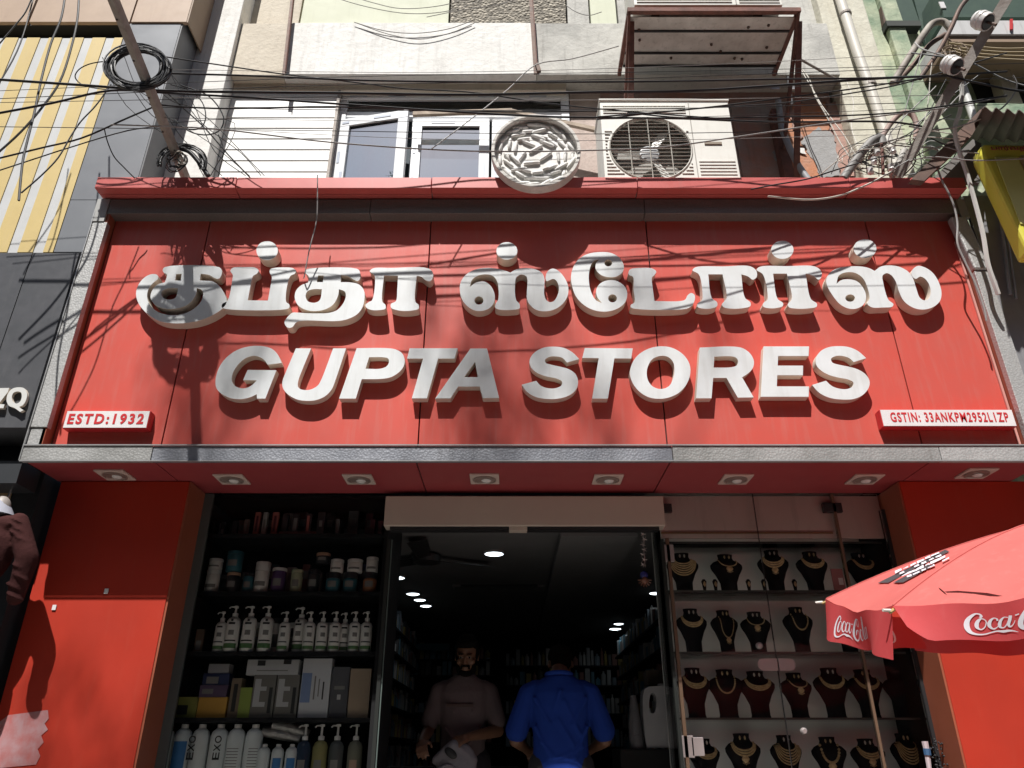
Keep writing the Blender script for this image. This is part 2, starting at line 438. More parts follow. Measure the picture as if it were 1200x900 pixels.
put('trim_strip', MB().add([(3.06, 4.19, 4.90), (3.17, 4.19, 4.90), (3.22, 4.19, 4.46), (3.11, 4.19, 4.46), (3.06, 4.25, 4.90), (3.17, 4.25, 4.90), (3.22, 4.25, 4.46), (3.11, 4.25, 4.46)],
    [(3,2,1,0),(4,5,6,7),(0,1,5,4),(1,2,6,5),(2,3,7,6),(3,0,4,7)]), STRIP, sign, bevel=0.012)
put('trim_lip', MB().box(XL, XR, YF - 0.006, YF + 0.002, 3.192, 3.199), mat('bright_alu', (0.6, 0.6, 0.6), 0.3, 0.6), sign)
put('trim_lip', MB().box(XL, XR, YF - 0.006, YF + 0.002, 3.092, 3.098), MC['bright_alu'], sign)
put('trim_lip', MB().box(XL - 0.006, XL - 0.001, YF - 0.004, YF + 0.05, 3.1, 4.95), MC['bright_alu'], sign)
for a, b in ((-2.84, -1.0), (-0.996, 0.93), (0.934, 3.14)):
    put('head_beam', MB().box(a, b, YF + random.random() * 0.003, YF + 0.1, 4.935, 5.06), BEAM, sign, bevel=0.002)
put('corner_plate', MB().box(-2.93, -2.843, YF - 0.002, YF + 0.1, 4.865, 5.06), mat('corner_grey', (0.35, 0.35, 0.34), 0.5, 0.3), sign)
put('corner_plate', MB().box(3.142, 3.2, YF + 0.002, YF + 0.1, 4.9, 5.06), MC['corner_grey'], sign)
# cornice in lengths
for a, b in ((-2.907, -1.93), (-1.926, -0.565), (-0.561, 0.876), (0.88, 2.36), (2.364, 3.17)):
    dz = random.uniform(-0.002, 0.003)
    put('cornice', MB().box(a, b, 4.097 + random.random() * 0.003, 4.165, 5.072 + dz, 5.168 + dz), RED_C, sign, bevel=0.003)
    put('cornice_soffit', MB().box(a + .002, b - .002, 4.168, 4.6, 5.073 + dz, 5.086), RED_C, sign)

# ---- lettering traced in facade metres
def letter(loops, ox, oy, s, Yf=4.235, depth=None):
    depth = depth or (YP - Yf - 0.004)
    mb = MB(); L = []
    for lp in loops:
        q = spline([((x / s + ox), (y / s + oy)) + ((1,) if c else ()) for x, y, c in [(p[0], p[1], len(p) > 2) for p in lp]])
        w = [at(x, y, Yf) for x, y in q]; L.append([(p.x, p.z) for p in w])
    prism(mb, L, Yf, depth, 0, 1)
    return mb
def ell(cx, cy, rx, ry, n=24): return [(cx + rx * math.cos(2 * math.pi * k / n), cy + ry * math.sin(2 * math.pi * k / n)) for k in range(n)]
def put_letter(mb):
    o = put('letter', mb, [WHITE, CREAM], sign, bevel=0.0025)
    return o
S9 = 1200 / 130
ENG = [
 ([[(115,480),(150,340),(230,225),(350,140),(500,98),(640,100),(730,130),(790,190),(830,280,1),(680,298,1),(650,255),(600,218),(520,203),(430,235),(350,310),(300,400),(295,480),(330,530),(390,553),(450,550),(510,520),(562,468,1),(415,465,1),(463,355,1),(775,358,1),(655,665,1),(565,665,1),(560,618,1),(490,650),(400,670),(300,665),(200,625),(130,560)]], 240, 395),
 ([[(985,122,1),(1150,122,1),(1060,340),(1010,480),(1010,540),(1045,567),(1120,572),(1175,555),(1225,520),(1260,460),(1388,122,1),(1528,122,1),(1415,460),(1375,560),(1308,635),(1208,680),(1108,690),(1000,675),(900,620),(845,550),(840,480),(880,370)]], 240, 395),
 ([[(535,120,1),(870,120),(960,135),(1030,180),(1055,260),(1035,330),(980,390),(900,435),(800,452),(590,455,1),(525,665,1),(345,665,1)], [(670,218,1),(820,218),(875,232),(885,268),(860,315),(790,342),(630,342,1)]], 360, 395),
 ([[(92,120,1),(615,120,1),(580,232,1),(402,232,1),(280,665,1),(115,665,1),(238,232,1),(64,232,1)]], 470, 395),
 ([[(750,122,1),(930,122,1),(1062,660,1),(885,662,1),(850,537,1),(618,537,1),(535,665,1),(368,665,1)], [(800,270,1),(832,432,1),(685,432,1)]], 470, 395),
 ([[(728,238,1),(660,170),(570,120),(450,103),(330,118),(235,175),(190,250),(205,325),(270,385),(370,425),(480,448),(540,480),(535,520),(480,550),(390,553),(310,525),(262,472,1),(105,515,1),(160,590),(250,645),(360,668),(490,667),(610,635),(690,570),(715,490),(690,405),(620,350),(520,320),(430,300),(365,278),(358,245),(410,213),(480,210),(545,225),(595,275,1)]], 600, 395),
 ([[(787,118,1),(1306,122,1),(1290,232,1),(1108,230,1),(1037,665,1),(868,665,1),(938,228,1),(760,225,1)]], 600, 395),
 ([[(490,100),(620,115),(740,185),(812,290),(820,400),(780,510),(700,600),(600,650),(490,668),(370,650),(260,580),(190,480),(168,390),(190,290),(250,200),(360,130)], [(500,203),(580,215),(635,270),(650,350),(635,450),(600,520),(550,553),(480,560),(410,530),(365,470),(350,390),(365,310),(410,240)]], 720, 395),
 ([[(185,113,1),(560,103),(660,125),(740,190),(772,270),(755,340),(710,390),(643,435,1),(768,652,1),(597,655,1),(475,442,1),(330,442,1),(312,662,1),(145,662,1)], [(343,212,1),(520,208),(580,225),(600,265),(585,305),(530,325),(335,330,1)]], 800, 395),
 ([[(875,100,1),(1370,100,1),(1365,207,1),(1035,207,1),(1030,308,1),(1305,308,1),(1303,415,1),(1025,415,1),(1020,532,1),(1370,533,1),(1365,648,1),(845,648,1)]], 800, 395),
 ([[(970,228,1),(880,150),(780,108),(680,98),(570,108),(480,150),(430,220),(430,300),(480,360),(570,410),(680,440),(780,460),(830,490),(825,530),(770,560),(690,560),(600,530),(535,472,1),(385,518,1),(460,600),(570,655),(700,675),(840,668),(940,620),(1000,540),(1005,470),(960,400),(880,350),(780,320),(680,300),(605,275),(590,235),(640,205),(720,205),(790,230),(835,270,1)]], 910, 395),
]
for lp, ox, oy in ENG: put_letter(letter(lp, ox, oy, S9, 4.228))
PI2 = [[(82,295),(105,270),(340,262),(560,262),(610,300),(612,350),(580,372),(540,345),(485,328,1),(515,520),(560,560),(560,590),(500,608),(400,612),(340,600),(325,575),(350,545),(365,520),(330,328,1),(212,328,1),(240,520),(285,560),(285,590),(240,610),(170,612),(125,598),(122,570),(160,540),(165,510),(135,330)]]
TAM = [
 ([[(282,318),(300,297),(735,297),(760,320),(757,365),(735,392),(700,385),(660,362),(590,352,1),(582,405,1),(620,408),(690,415),(745,455),(790,530),(800,580),(770,630),(700,680),(600,725),(480,750),(350,753),(240,730),(150,670),(90,600),(65,520),(80,450),(130,385),(190,355),(235,360),(245,388),(200,430),(165,480),(155,540),(175,600),(240,660),(330,685),(430,682),(520,645),(590,580),(610,520),(600,485),(558,467,1),(550,520),(500,590),(420,628),(320,637),(230,610),(185,555),(190,500),(230,445),(300,420,1),(315,358),(288,340)],
   [(390,355,1),(435,352,1),(428,408,1),(382,405,1)], [(405,470,1),(330,470),(280,490),(270,525),(300,555),(350,560),(385,545),(400,505)]], 150, 270, 900/130),
 ([[(135,380),(160,350),(280,342),(405,350),(432,378),(415,410),(375,435),(360,480),(318,692,1),(530,695,1),(565,500),(572,445),(550,400),(555,365),(600,350),(690,345),(790,352),(828,380),(815,410),(765,440),(722,705),(755,735),(755,770),(715,787),(100,785),(45,765),(50,730),(105,695),(155,470),(160,425)]], 255, 275, 9),
 ([[(295,175),(310,140),(345,130),(835,133),(868,160),(870,245),(845,262),(800,245),(740,210),(672,200,1),(668,275,1),(770,278),(860,300),(912,360),(920,440),(898,540),(840,615),(750,662),(640,685),(270,682),(200,700),(155,752),(105,752),(75,700),(110,640),(160,598),(220,597),(300,603),(430,605),(540,600),(630,570),(700,490),(722,420),(712,375),(650,350,1),(640,420),(590,510),(510,560),(410,580),(310,570),(225,525),(185,450),(195,370),(250,310),(325,280,1),(330,215)],
   [(430,205,1),(490,205,1),(480,275,1),(415,275,1)], [(470,350,1),(380,350),(320,370),(298,420),(320,475),(380,493),(430,480),(455,450)]], 325, 300, 9),
 ([[(75,160),(110,130),(300,125),(690,130),(740,175),(735,240),(705,268),(665,255),(620,220),(570,210,1),(555,480),(590,515),(590,555),(520,575),(440,580),(360,570),(300,545),(298,505),(350,475),(365,350),(372,208,1),(225,205,1),(208,480),(240,515),(240,555),(180,570),(100,570),(40,545),(30,515),(65,485),(100,465),(128,215),(110,190)]], 425, 300, 9),
 ([[(70,500),(85,430),(140,365),(220,325),(330,310),(440,322),(505,340),(545,355,1),(600,325),(680,312),(760,320),(830,350),(862,400),(862,560),(880,610),(915,632),(955,620),(990,560),(1000,500),(975,430),(945,415),(885,435),(875,410),(890,350),(935,318),(990,335),(1050,400),(1085,480),(1085,560),(1050,630),(980,690),(880,718),(790,705),(730,660),(700,600),(700,400),(665,375),(630,378),(598,405),(598,610),(630,650),(630,690),(560,705),(430,700),(402,680),(410,640),(430,610),(425,450),(385,390),(320,372),(240,385),(185,425),(165,490,1),(220,450),(300,440),(360,480),(395,550),(395,620),(360,680),(290,712),(210,710),(130,660),(85,590)], ell(250,617,42,38)], 530, 275, 8),
 ([[(65,300),(75,220),(120,140),(200,90),(310,73),(400,82),(470,125),(502,190),(490,240),(440,275),(370,280),(310,260),(270,215),(272,165),(300,133,1),(250,150),(220,210),(212,300),(230,400),(270,470),(320,495,1),(280,440),(275,380),(310,330),(380,305),(450,315),(510,360),(530,420),(510,490),(450,540),(360,565),(260,555),(170,510),(100,430)], ell(373,163,32,28), ell(408,456,36,33)], 660, 285, 1200/170),
 ([[(540,240),(555,215),(640,203),(740,210),(770,235),(755,262),(735,285),(742,380),(755,478,1),(970,478),(1010,465),(1030,430),(1060,412),(1088,430),(1085,480),(1060,520),(1015,543),(600,543),(560,530),(560,510),(590,488),(582,380),(578,280),(545,262)]], 660, 285, 1200/170),
 (PI2, 800, 275, 1200/170),
 ([[(612,290),(640,265),(860,260),(1090,262),(1145,300),(1150,345),(1125,372),(1080,340),(1018,322,1),(1060,530),(1110,570),(1108,595),(1040,610),(940,612),(880,600),(870,575),(900,540),(905,510),(862,322,1),(748,322,1),(785,530),(830,565),(828,590),(780,606),(710,608),(668,595),(668,565),(700,540),(705,510),(665,330)]], 800, 275, 1200/170),
 ([[(100,400),(125,340),(190,298),(290,280),(390,278),(470,292),(525,318,1),(580,280),(660,270),(750,285),(820,325),(860,380),(890,470),(920,550),(960,577),(1000,560),(1018,500),(1000,430),(965,385),(925,368),(885,388),(852,360),(850,320),(900,275),(960,285),(1030,330),(1080,400),(1112,500),(1100,580),(1040,635),(950,658),(860,640),(780,580),(740,500),(710,410),(670,355),(630,338),(595,360),(600,420),(645,570),(690,610),(680,632),(600,640),(500,638),(460,605),(480,560),(460,460),(420,380),(350,335),(270,332),(210,360),(190,432,1),(230,400),(300,392),(370,410),(420,460),(450,540),(430,610),(370,648),(300,650),(220,610),(140,510),(105,440)], ell(310,557,42,32)], 955, 275, 7.5),
]
for lp, ox, oy, s in TAM: put_letter(letter(lp, ox, oy, s, 4.212))
for cx, cy, rx, ry, ox, oy, s in ((522,168,113,100,255,275,9), (512,152,98,82,530,275,8), (825,125,92,75,800,275,1200/170), (440,122,100,82,955,275,7.5)):
    o = put_letter(letter([ell(cx, cy, rx, ry, 32)], ox, oy, s, 4.200)); o.name = 'letter_dot'

# ---- plaques
REDTXT = mat('plaque_red', (0.55, 0.03, 0.035), 0.4); PWH = mat('plaque_white', (0.72, 0.70, 0.70), 0.4, col2=(0.6, 0.58, 0.58), vs=10)
for (x0, y0, x1, y1, txt, tx0, tx1, ty0, ty1, Yq, bold, sh) in (
        (73, 481.5, 172, 502, 'ESTD:1932', 78.5, 167.5, 485, 497.5, 4.225, 0.034, 1.3),
        (1035, 480, 1192, 500, 'GSTIN: 33ANKPM2952L1ZP', 1044.5, 1183.0, 483.5, 494.8, 4.225, 0.02, 1.2)):
    a = at(x0, y1, Yq); b = at(x1, y1, Yq)
    zt, zb = zat(y0, Yq), zat(y1, Yq)
    pl = put('plaque', MB().box(a.x, b.x, Yq, YP - 0.002, zb, zt), REDTXT, sign, bevel=0.002)
    pl['label'] = 'red edged white plaque reading ' + ('ESTD:1932' if 'E' == txt[0] else 'the GSTIN number')
    fm = put('plaque_face', MB().box(a.x + 0.004, b.x - 0.004, Yq - 0.003, Yq - 0.0005, zb + 0.004, zt - 0.003), PWH, pl)
    p = at(tx0, ty1, Yq); q = at(tx1, ty1, Yq)
    t = text_mb(txt, q.x - p.x, zat(ty0, Yq) - zat(ty1, Yq), 0.0018, bold=bold, track=sh)
    shift(t, (p.x, Yq - 0.0052, p.z))
    put('plaque_lettering', t, REDTXT, pl)

# ================================================================ SHOP FRONT (soffit, pillars, lamps)
front = thing('storefront', (0, 4.6, 0.13), 'red clad pillars and soffit framing the shop entrance under the sign', 'shop front')
for a, b in zip([XL - 0.0] + SEAM[1:5], SEAM[1:5] + [XR]):
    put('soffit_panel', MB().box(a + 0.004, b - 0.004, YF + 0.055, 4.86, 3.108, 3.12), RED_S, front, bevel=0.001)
put('soffit_backing', MB().box(XL, XR, YF + 0.055, 4.9, 3.123, 3.14), BLACK, front)
for x0, x1 in ((-2.889, -2.068), (2.484, 3.32)):
    pc = put('pillar', MB().box(x0, x1, 4.60, 5.0, 0.13, 3.104), RED_P, front, bevel=0.003)
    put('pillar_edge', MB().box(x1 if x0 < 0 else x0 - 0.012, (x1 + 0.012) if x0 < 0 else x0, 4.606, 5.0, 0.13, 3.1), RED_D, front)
for (px, py) in ((125, 693), (64, 712)):      # small stickers on the left pillar
    a = at(px - 3, py + 3, 4.6); b = at(px + 3, py - 3, 4.6)
    put('sticker', MB().box(a.x, b.x, 4.593, 4.597, a.z, b.z), PWH, front)
# pale peeled patch on the left pillar
rr = random.Random(3)
pp = [(10,838),(56,832),(57,842),(52,848),(56,855),(48,862),(51,870),(44,878),(47,886),(42,896),(0,900),(-10,880),(-6,850)]
mb = MB(); plate(mb, pp, 4.597, 0.002)
put('peeled_patch', mb, mat('peeled_pink', (0.42, 0.24, 0.25), 0.8, col2=(0.40, 0.10, 0.09), vs=14, vamt=.7, streak=.4, scol=(.5,.06,.03)), front)
# recessed ceiling lamps
for (px, py) in ((135, 556), (272, 561), (421, 561), (568, 560.5), (712, 561), (862, 561), (1013, 561), (1144, 554)):
    c = atz(px, py, 3.106); h = 0.092
    lamp = put('downlight', MB().box(c.x - h, c.x + h, c.y - h, c.y + h, 3.097, 3.107), LIGHTPLATE, front, bevel=0.002)
    put('lamp_ring', MB().lathe([(0.072, 0.0), (0.074, -0.006), (0.066, -0.008), (0.060, -0.002)], 24, (c.x, c.y, 3.097)), mat('lamp_ring', (0.35, 0.27, 0.24), 0.4, 0.4), lamp, smooth=True)
    put('lamp_bulb', MB().lathe([(0.001, -0.012), (0.022, -0.010), (0.032, 0.0)], 16, (c.x + 0.01, c.y + 0.01, 3.093)), mat('lamp_glass', (0.75, 0.72, 0.70), 0.15), lamp, smooth=True)

# ================================================================ DOOR HEAD, SHOP ROOM
rm = thing('shop_room', (0, 6, 0.55), 'dim shop interior with dark walls and lit ceiling seen through the open entrance', 'room')
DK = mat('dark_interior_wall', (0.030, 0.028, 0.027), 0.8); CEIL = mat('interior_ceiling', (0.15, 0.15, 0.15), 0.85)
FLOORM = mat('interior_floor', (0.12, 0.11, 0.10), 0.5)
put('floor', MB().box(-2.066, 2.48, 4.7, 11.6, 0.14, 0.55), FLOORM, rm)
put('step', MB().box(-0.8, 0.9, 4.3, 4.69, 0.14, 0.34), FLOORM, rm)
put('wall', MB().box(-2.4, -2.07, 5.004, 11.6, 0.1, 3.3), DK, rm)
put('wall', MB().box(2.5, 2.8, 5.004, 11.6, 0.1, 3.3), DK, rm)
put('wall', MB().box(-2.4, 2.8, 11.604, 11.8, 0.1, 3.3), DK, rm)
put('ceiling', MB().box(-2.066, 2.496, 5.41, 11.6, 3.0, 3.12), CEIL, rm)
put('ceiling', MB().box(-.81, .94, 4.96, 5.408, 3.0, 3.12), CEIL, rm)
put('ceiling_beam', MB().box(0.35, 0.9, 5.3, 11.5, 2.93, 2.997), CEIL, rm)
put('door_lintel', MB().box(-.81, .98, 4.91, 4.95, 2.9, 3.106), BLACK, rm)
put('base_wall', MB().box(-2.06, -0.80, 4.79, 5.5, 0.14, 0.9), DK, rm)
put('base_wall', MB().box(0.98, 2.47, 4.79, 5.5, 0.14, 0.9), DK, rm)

GLOW = emat('interior_lamp_glow', (0.85, 0.95, 1.0), 3.0)
lamps = [(579,649,0.075), (459,663,0.06), (465,677,0.07), (484,696,0.065), (492,703,0.06), (499,710,0.06), (662,710,0.055), (768,695,0.06), (725,731,0.06), (721,737,0.075)]
names = ['nearest and largest', 'leftmost, close to the door jamb', 'second from the left in the left row', 'third in the left row', 'fourth in the left row', 'farthest in the left row', 'alone in the middle of the far ceiling', 'beside the hanging charm', 'upper of the far right pair', 'lower of the far right pair']
for (px, py, r_), nm in zip(lamps, names):
    c = atz(px, py, 2.985)
    put_l = thing('ceiling_lamp', (c.x, c.y, 2.99), 'round lit ceiling lamp inside the shop, ' + nm, 'lamp', 'round lamps in the shop ceiling')
    put('lamp_rim', MB().lathe([(r_ + 0.012, 0.008), (r_ + 0.012, -0.006), (r_, -0.008)], 24, (c.x, c.y, 2.99)), mat('lamp_rim', (0.4, 0.4, 0.4), 0.5), put_l, smooth=True)
    put('diffuser', MB().lathe([(r_, -0.0085), (r_ * 0.6, -0.016), (0.002, -0.018)], 24, (c.x, c.y, 2.99)), GLOW, put_l, smooth=True)

# air curtain over the door
ac = thing('air_curtain', (xat(613, 600, 4.80), 4.8, 2.8), 'long beige air curtain box over the shop doorway', 'air curtain')
BEI = mat('beige_box', (0.52, 0.44, 0.37), 0.5, col2=(0.48, 0.40, 0.34))
a = at(449.5, 613, 4.78); b = at(777, 581, 4.78)
za, zb = zat(616, 4.78), zat(581, 4.78)
put('casing', MB().box(a.x, b.x, 4.78, 4.90, za, zb), BEI, ac, bevel=0.006)
put('outlet_slot', MB().box(a.x + 0.04, -0.02, 4.80, 4.87, za - 0.022, za - 0.001), BLACKM, ac)
put('outlet_slot', MB().box(0.1, b.x - 0.04, 4.80, 4.87, za - 0.022, za - 0.001), BLACKM, ac)
put('outlet_bridge', MB().box(-0.018, 0.098, 4.80, 4.87, za - 0.024, za - 0.001), BEI, ac)

# ceiling fan
def fan(px, py, Y, label, ang):
    c = at(px, py, Y)
    f = thing('ceiling_fan', (c.x, c.y, c.z), label, 'fan', 'ceiling fans')
    put('down_rod', MB().tube([(c.x, c.y, c.z + 0.05), (c.x, c.y, 2.99)], 0.012), BLACKM, f)
    put('canopy', MB().lathe([(0.02, 0.0), (0.06, 0.10), (0.065, 0.12)], 16, (c.x, c.y, c.z + 0.06)), BLACKM, f, smooth=True)
    put('motor', MB().lathe([(0.05, -0.05), (0.11, -0.03), (0.12, 0.02), (0.06, 0.06)], 20, (c.x, c.y, c.z)), BLACKM, f, smooth=True)
    for k in range(3):
        t = ang + k * 2 * math.pi / 3; d = Vector((math.cos(t), math.sin(t), 0)); s_ = Vector((-d.y, d.x, 0)); o_ = Vector(c)
        mb = MB()
        mb.hexa([o_ + d*0.1 - s_*0.05 + Vector((0,0,-.02)), o_ + d*0.58 - s_*0.075 + Vector((0,0,-.02)), o_ + d*0.58 + s_*0.075 + Vector((0,0,.01)), o_ + d*0.1 + s_*0.05 + Vector((0,0,0))],
                [o_ + d*0.1 - s_*0.05 + Vector((0,0,-.014)), o_ + d*0.58 - s_*0.075 + Vector((0,0,-.014)), o_ + d*0.58 + s_*0.075 + Vector((0,0,.016)), o_ + d*0.1 + s_*0.05 + Vector((0,0,.006))])
        put('blade', mb, BLACKM, f)
fan(500, 655, 6.1, 'dark ceiling fan hanging just inside the shop doorway', 0.5)
fan(697, 660, 8.0, 'dark ceiling fan farther back in the shop, right of the doorway', 1.2)
# indoor air conditioner under the ceiling
a = at(530, 690, 7.4)
ia = thing('wall_air_conditioner', (a.x, 7.4, a.z), 'long dim indoor air conditioner under the shop ceiling behind the fan', 'air conditioner')
put('casing', MB().box(xat(530, 675, 7.4), xat(640, 675, 7.4), 7.4, 7.65, zat(688, 7.4), zat(661, 7.4)), mat('dim_white', (0.13, 0.13, 0.13), 0.5), ia, bevel=0.02)
put('louvre', MB().box(xat(540, 685, 7.4), xat(630, 685, 7.4), 7.38, 7.40, zat(688, 7.4), zat(684, 7.4)), BLACKM, ia)
# ================================================================ BUILDING ABOVE THE SHOP
bld = thing('shop_building', (0, 4.8, 5.1), 'weathered white and grey building rising above the red shop sign', 'building')
put('roof_slab', MB().box(-2.9, 3.16, 4.168, 4.95, 5.089, 5.15), mat('roof_cement', (0.33, 0.31, 0.28), 0.9, col2=(0.22, 0.2, 0.18), vs=3), bld)
put('wall_core', MB().box(-2.40, 3.3, 4.95, 5.4, 3.2, 9.5), CONC, bld)
put('plaster_fin', MB().box(-2.73, -2.41, 4.55, 5.3, 5.1, 9.5), PLASTER, bld, bevel=0.006)
zb, zt = zat(87, 4.6), zat(27, 4.6)
X = lambda px, py, Y: xat(px, py, Y)
# projecting band
x0, x1, x2, x3 = -2.405, X(336, 60, 4.6), X(628, 60, 4.6), X(985, 87, 4.6)
put('concrete_band', MB().box(x0, x1, 4.606, 4.95, zb, zt), PLASTERT, bld)
put('concrete_band', MB().box(x1 + .002, x2, 4.60, 4.95, zb, zt + .004), PLASTER, bld, bevel=0.004)
put('concrete_band', MB().box(x2 + .002, x3, 4.604, 4.95, zb, zt + .002), CONC, bld, bevel=0.004)
# storey above the band: board panels, pebbledash
for pa, pb, m, Y in ((275, 352, PLASTERT, 4.75), (354, 526, GREENTILE, 4.74), (528, 663, PEBBLE, 4.74), (665, 690, CONC, 4.75), (692, 722, GREENTILE, 4.74), (724, 985, CONC, 4.76)):
    put('wall_panel', MB().box(X(pa, 14, Y), X(pb, 14, Y), Y, 4.95, zt + .006, 9.5), m, bld, bevel=0.003)
# wall behind, lower storey
zl = 5.15
put('soffit_beam', MB().box(-2.405, X(663, 100, 4.7), 4.70, 4.95, zb - 0.075, zb - 0.002), PLASTERT, bld)
xs0, xs1 = -2.405, X(386, 180, 4.71)
h = 0.118; k = 0; z = zl + 0.03
while z + 0.02 < zb - 0.08:           # white siding boards, each its own
    z2 = min(z + h, zb - 0.078)
    bm_ = MB().add([(xs0, 4.708, z), (xs1, 4.708, z), (xs1, 4.714, z2), (xs0, 4.714, z2), (xs0, 4.76, z), (xs1, 4.76, z), (xs1, 4.76, z2), (xs0, 4.76, z2)],
        [(3,2,1,0),(4,5,6,7),(0,1,5,4),(1,2,6,5),(2,3,7,6),(3,0,4,7)])
    put('siding_board', bm_, SIDING, bld); z += h
put('siding_edge', MB().box(xs1 + 0.002, xs1 + 0.025, 4.70, 4.76, zl, zb - 0.078), STEEL, bld)
# pinkish wall right of the window, dark peeling wall right of the AC
xw0, xw1 = X(402, 140, 4.8), X(664, 130, 4.8)
put('wall_panel', MB().box(xw1 + 0.03, X(706, 150, 4.8), 4.79, 4.95, zl, zb - 0.002), PINKW, bld)
put('wall_panel', MB().box(X(706, 150, 4.8) + .002, X(860, 150, 4.8), 4.80, 4.95, zl, zb - 0.002), PEEL, bld)
put('wall_panel', MB().box(X(860, 150, 4.8) + .002, X(985, 87, 4.6) - .03, 4.795, 4.95, zl, zb - 0.002), PEEL, bld)
ORA = mat('orange_paint', (0.52, 0.20, 0.09), 0.85, col2=(0.42, 0.25, 0.18), vs=9, vamt=0.8, bump=0.3, bs=30)
PINKP = mat('pink_paint', (0.46, 0.27, 0.22), 0.85, col2=(0.36, 0.24, 0.2), vs=9, vamt=.9, bump=.3, bs=30)
GRP = mat('grey_patch', (0.36, 0.36, 0.36), 0.9, col2=(0.28, 0.27, 0.26), vs=10, bump=0.3, bs=30)
rj = random.Random(77)
def rough(poly, st=3.0, amp=1.6):
    out = []
    for i in range(len(poly)):
        (xa, ya), (xb, yb) = poly[i], poly[(i + 1) % len(poly)]; n_ = max(1, int(math.hypot(xb - xa, yb - ya) / st))
        for k in range(n_): out.append((xa + (xb - xa) * k / n_ + rj.uniform(-amp, amp), ya + (yb - ya) * k / n_ + rj.uniform(-amp, amp)))
    return out
for poly, m, yy in (([(930,122),(968,120),(972,150),(950,175),(962,208),(930,208),(920,160)], ORA, 4.787), ([(938,165),(958,150),(978,158),(985,206),(962,208),(955,190)], GRP, 4.783), ([(955,195),(940,184),(935,208),(962,208)], ORA, 4.779), ([(932,173),(944,174),(944,180),(933,179)], PLASTER, 4.775), ([(906,176),(914,174),(914,190),(907,188)], GRP, 4.788), ([(968,120),(986,120),(1000,170),(1004,207),(985,206),(978,165)], PINKP, 4.781), ([(925,130),(932,128),(940,160),(934,165)], PINKP, 4.777)):
    mb = MB(); plate(mb, rough(poly), yy, 0.004); put('paint_patch', mb, m, bld)
# cream pilaster with pipe, right of the band
put('wall_panel', MB().box(X(985, 87, 4.6) + .004, X(1045, 110, 4.66), 4.66, 5.0, zl - .1, 9.5), CREAMW, bld, bevel=0.01)
pp = thing('drain_pipe', at(1035, 200, 4.6), 'cream painted drain pipe running down the wall left of the green building', 'pipe')
pts = [at(978, -25, 4.58), at(985, 0, 4.58), at(1004, 60, 4.58), at(1022, 110, 4.58), at(1040, 165, 4.58), at(1052, 205, 4.58)]
put('pipe', MB().tube(pts, 0.042, 14), PIPEC, pp, smooth=True)
for q in (at(991, 17, 4.58), at(1020, 100, 4.58)):
    put('pipe_clamp', MB().tube([q + Vector((0, 0, -0.012)), q + Vector((0, 0, 0.012))], 0.05, 14), STEEL, pp)

# rusty rods hanging on the band
for pts_, lab in ((((345, -20), (333, 87)), 'rusty upright iron bar on the left of the white concrete band'), (((621, -20), (628, 87)), 'rusty upright iron bar on the right of the white concrete band')):
    a = at(*pts_[0], 4.56); b = at(*pts_[1], 4.56)
    t = thing('iron_bar', b, lab, 'iron bar', 'iron bars on the band')
    mb = MB().bar(a, b, 0.035, 0.008); put('flange', mb, IRON, t)
    mb = MB().bar(a + Vector((0.014, -0.014, 0)), b + Vector((0.014, -0.014, 0)), 0.006, 0.03); put('flange', mb, RUSTY, t)
mb = MB().bar(at(629, 75, 4.54), at(632, 84, 4.54), 0.03, 0.03); tag(put('bracket', mb, IRON), 'small black bracket at the foot of the right hand iron bar', 'bracket')

# ---------------- window
win = thing('window', (xw0, 4.8, zl), 'white framed window with two casements above the sign, protective film still on', 'window')
GLS = glassmat('window_glass', (0.55, 0.63, 0.68), 1.6, 0.15, (0.24, 0.34, 0.42))
zt_w = zb - 0.02
ztr = zat(137, 4.8)
put('outer_frame', MB().box(xw0 - .02, xw1 + .02, 4.76, 4.83, zt_w - 0.085, zt_w), UPVC, win, bevel=0.004)
put('outer_frame', MB().box(xw0 - .06, xw0 + .03, 4.765, 4.83, zl, zt_w - 0.087), UPVC, win, bevel=0.004)
put('outer_frame', MB().box(xw1 - .05, xw1 + .02, 4.765, 4.83, zl, zt_w - 0.087), UPVC, win, bevel=0.004)
put('transom', MB().box(xw0 + .032, xw1 - .052, 4.77, 4.83, ztr - 0.03, ztr + 0.03), UPVC, win, bevel=0.004)
put('top_light', MB().box(xw0 + .032, xw1 - .052, 4.80, 4.806, ztr + 0.032, zt_w - 0.088), glassmat('dark_window_glass', (0.3, 0.33, 0.33), 1.5, 0.10, (0.25, 0.26, 0.24)), win)
put('dark_room', MB().box(xw0 - 0.05, xw1 + 0.02, 4.90, 4.945, zl, zt_w), mat('room_dark', (0.10, 0.12, 0.14), 0.9), win)
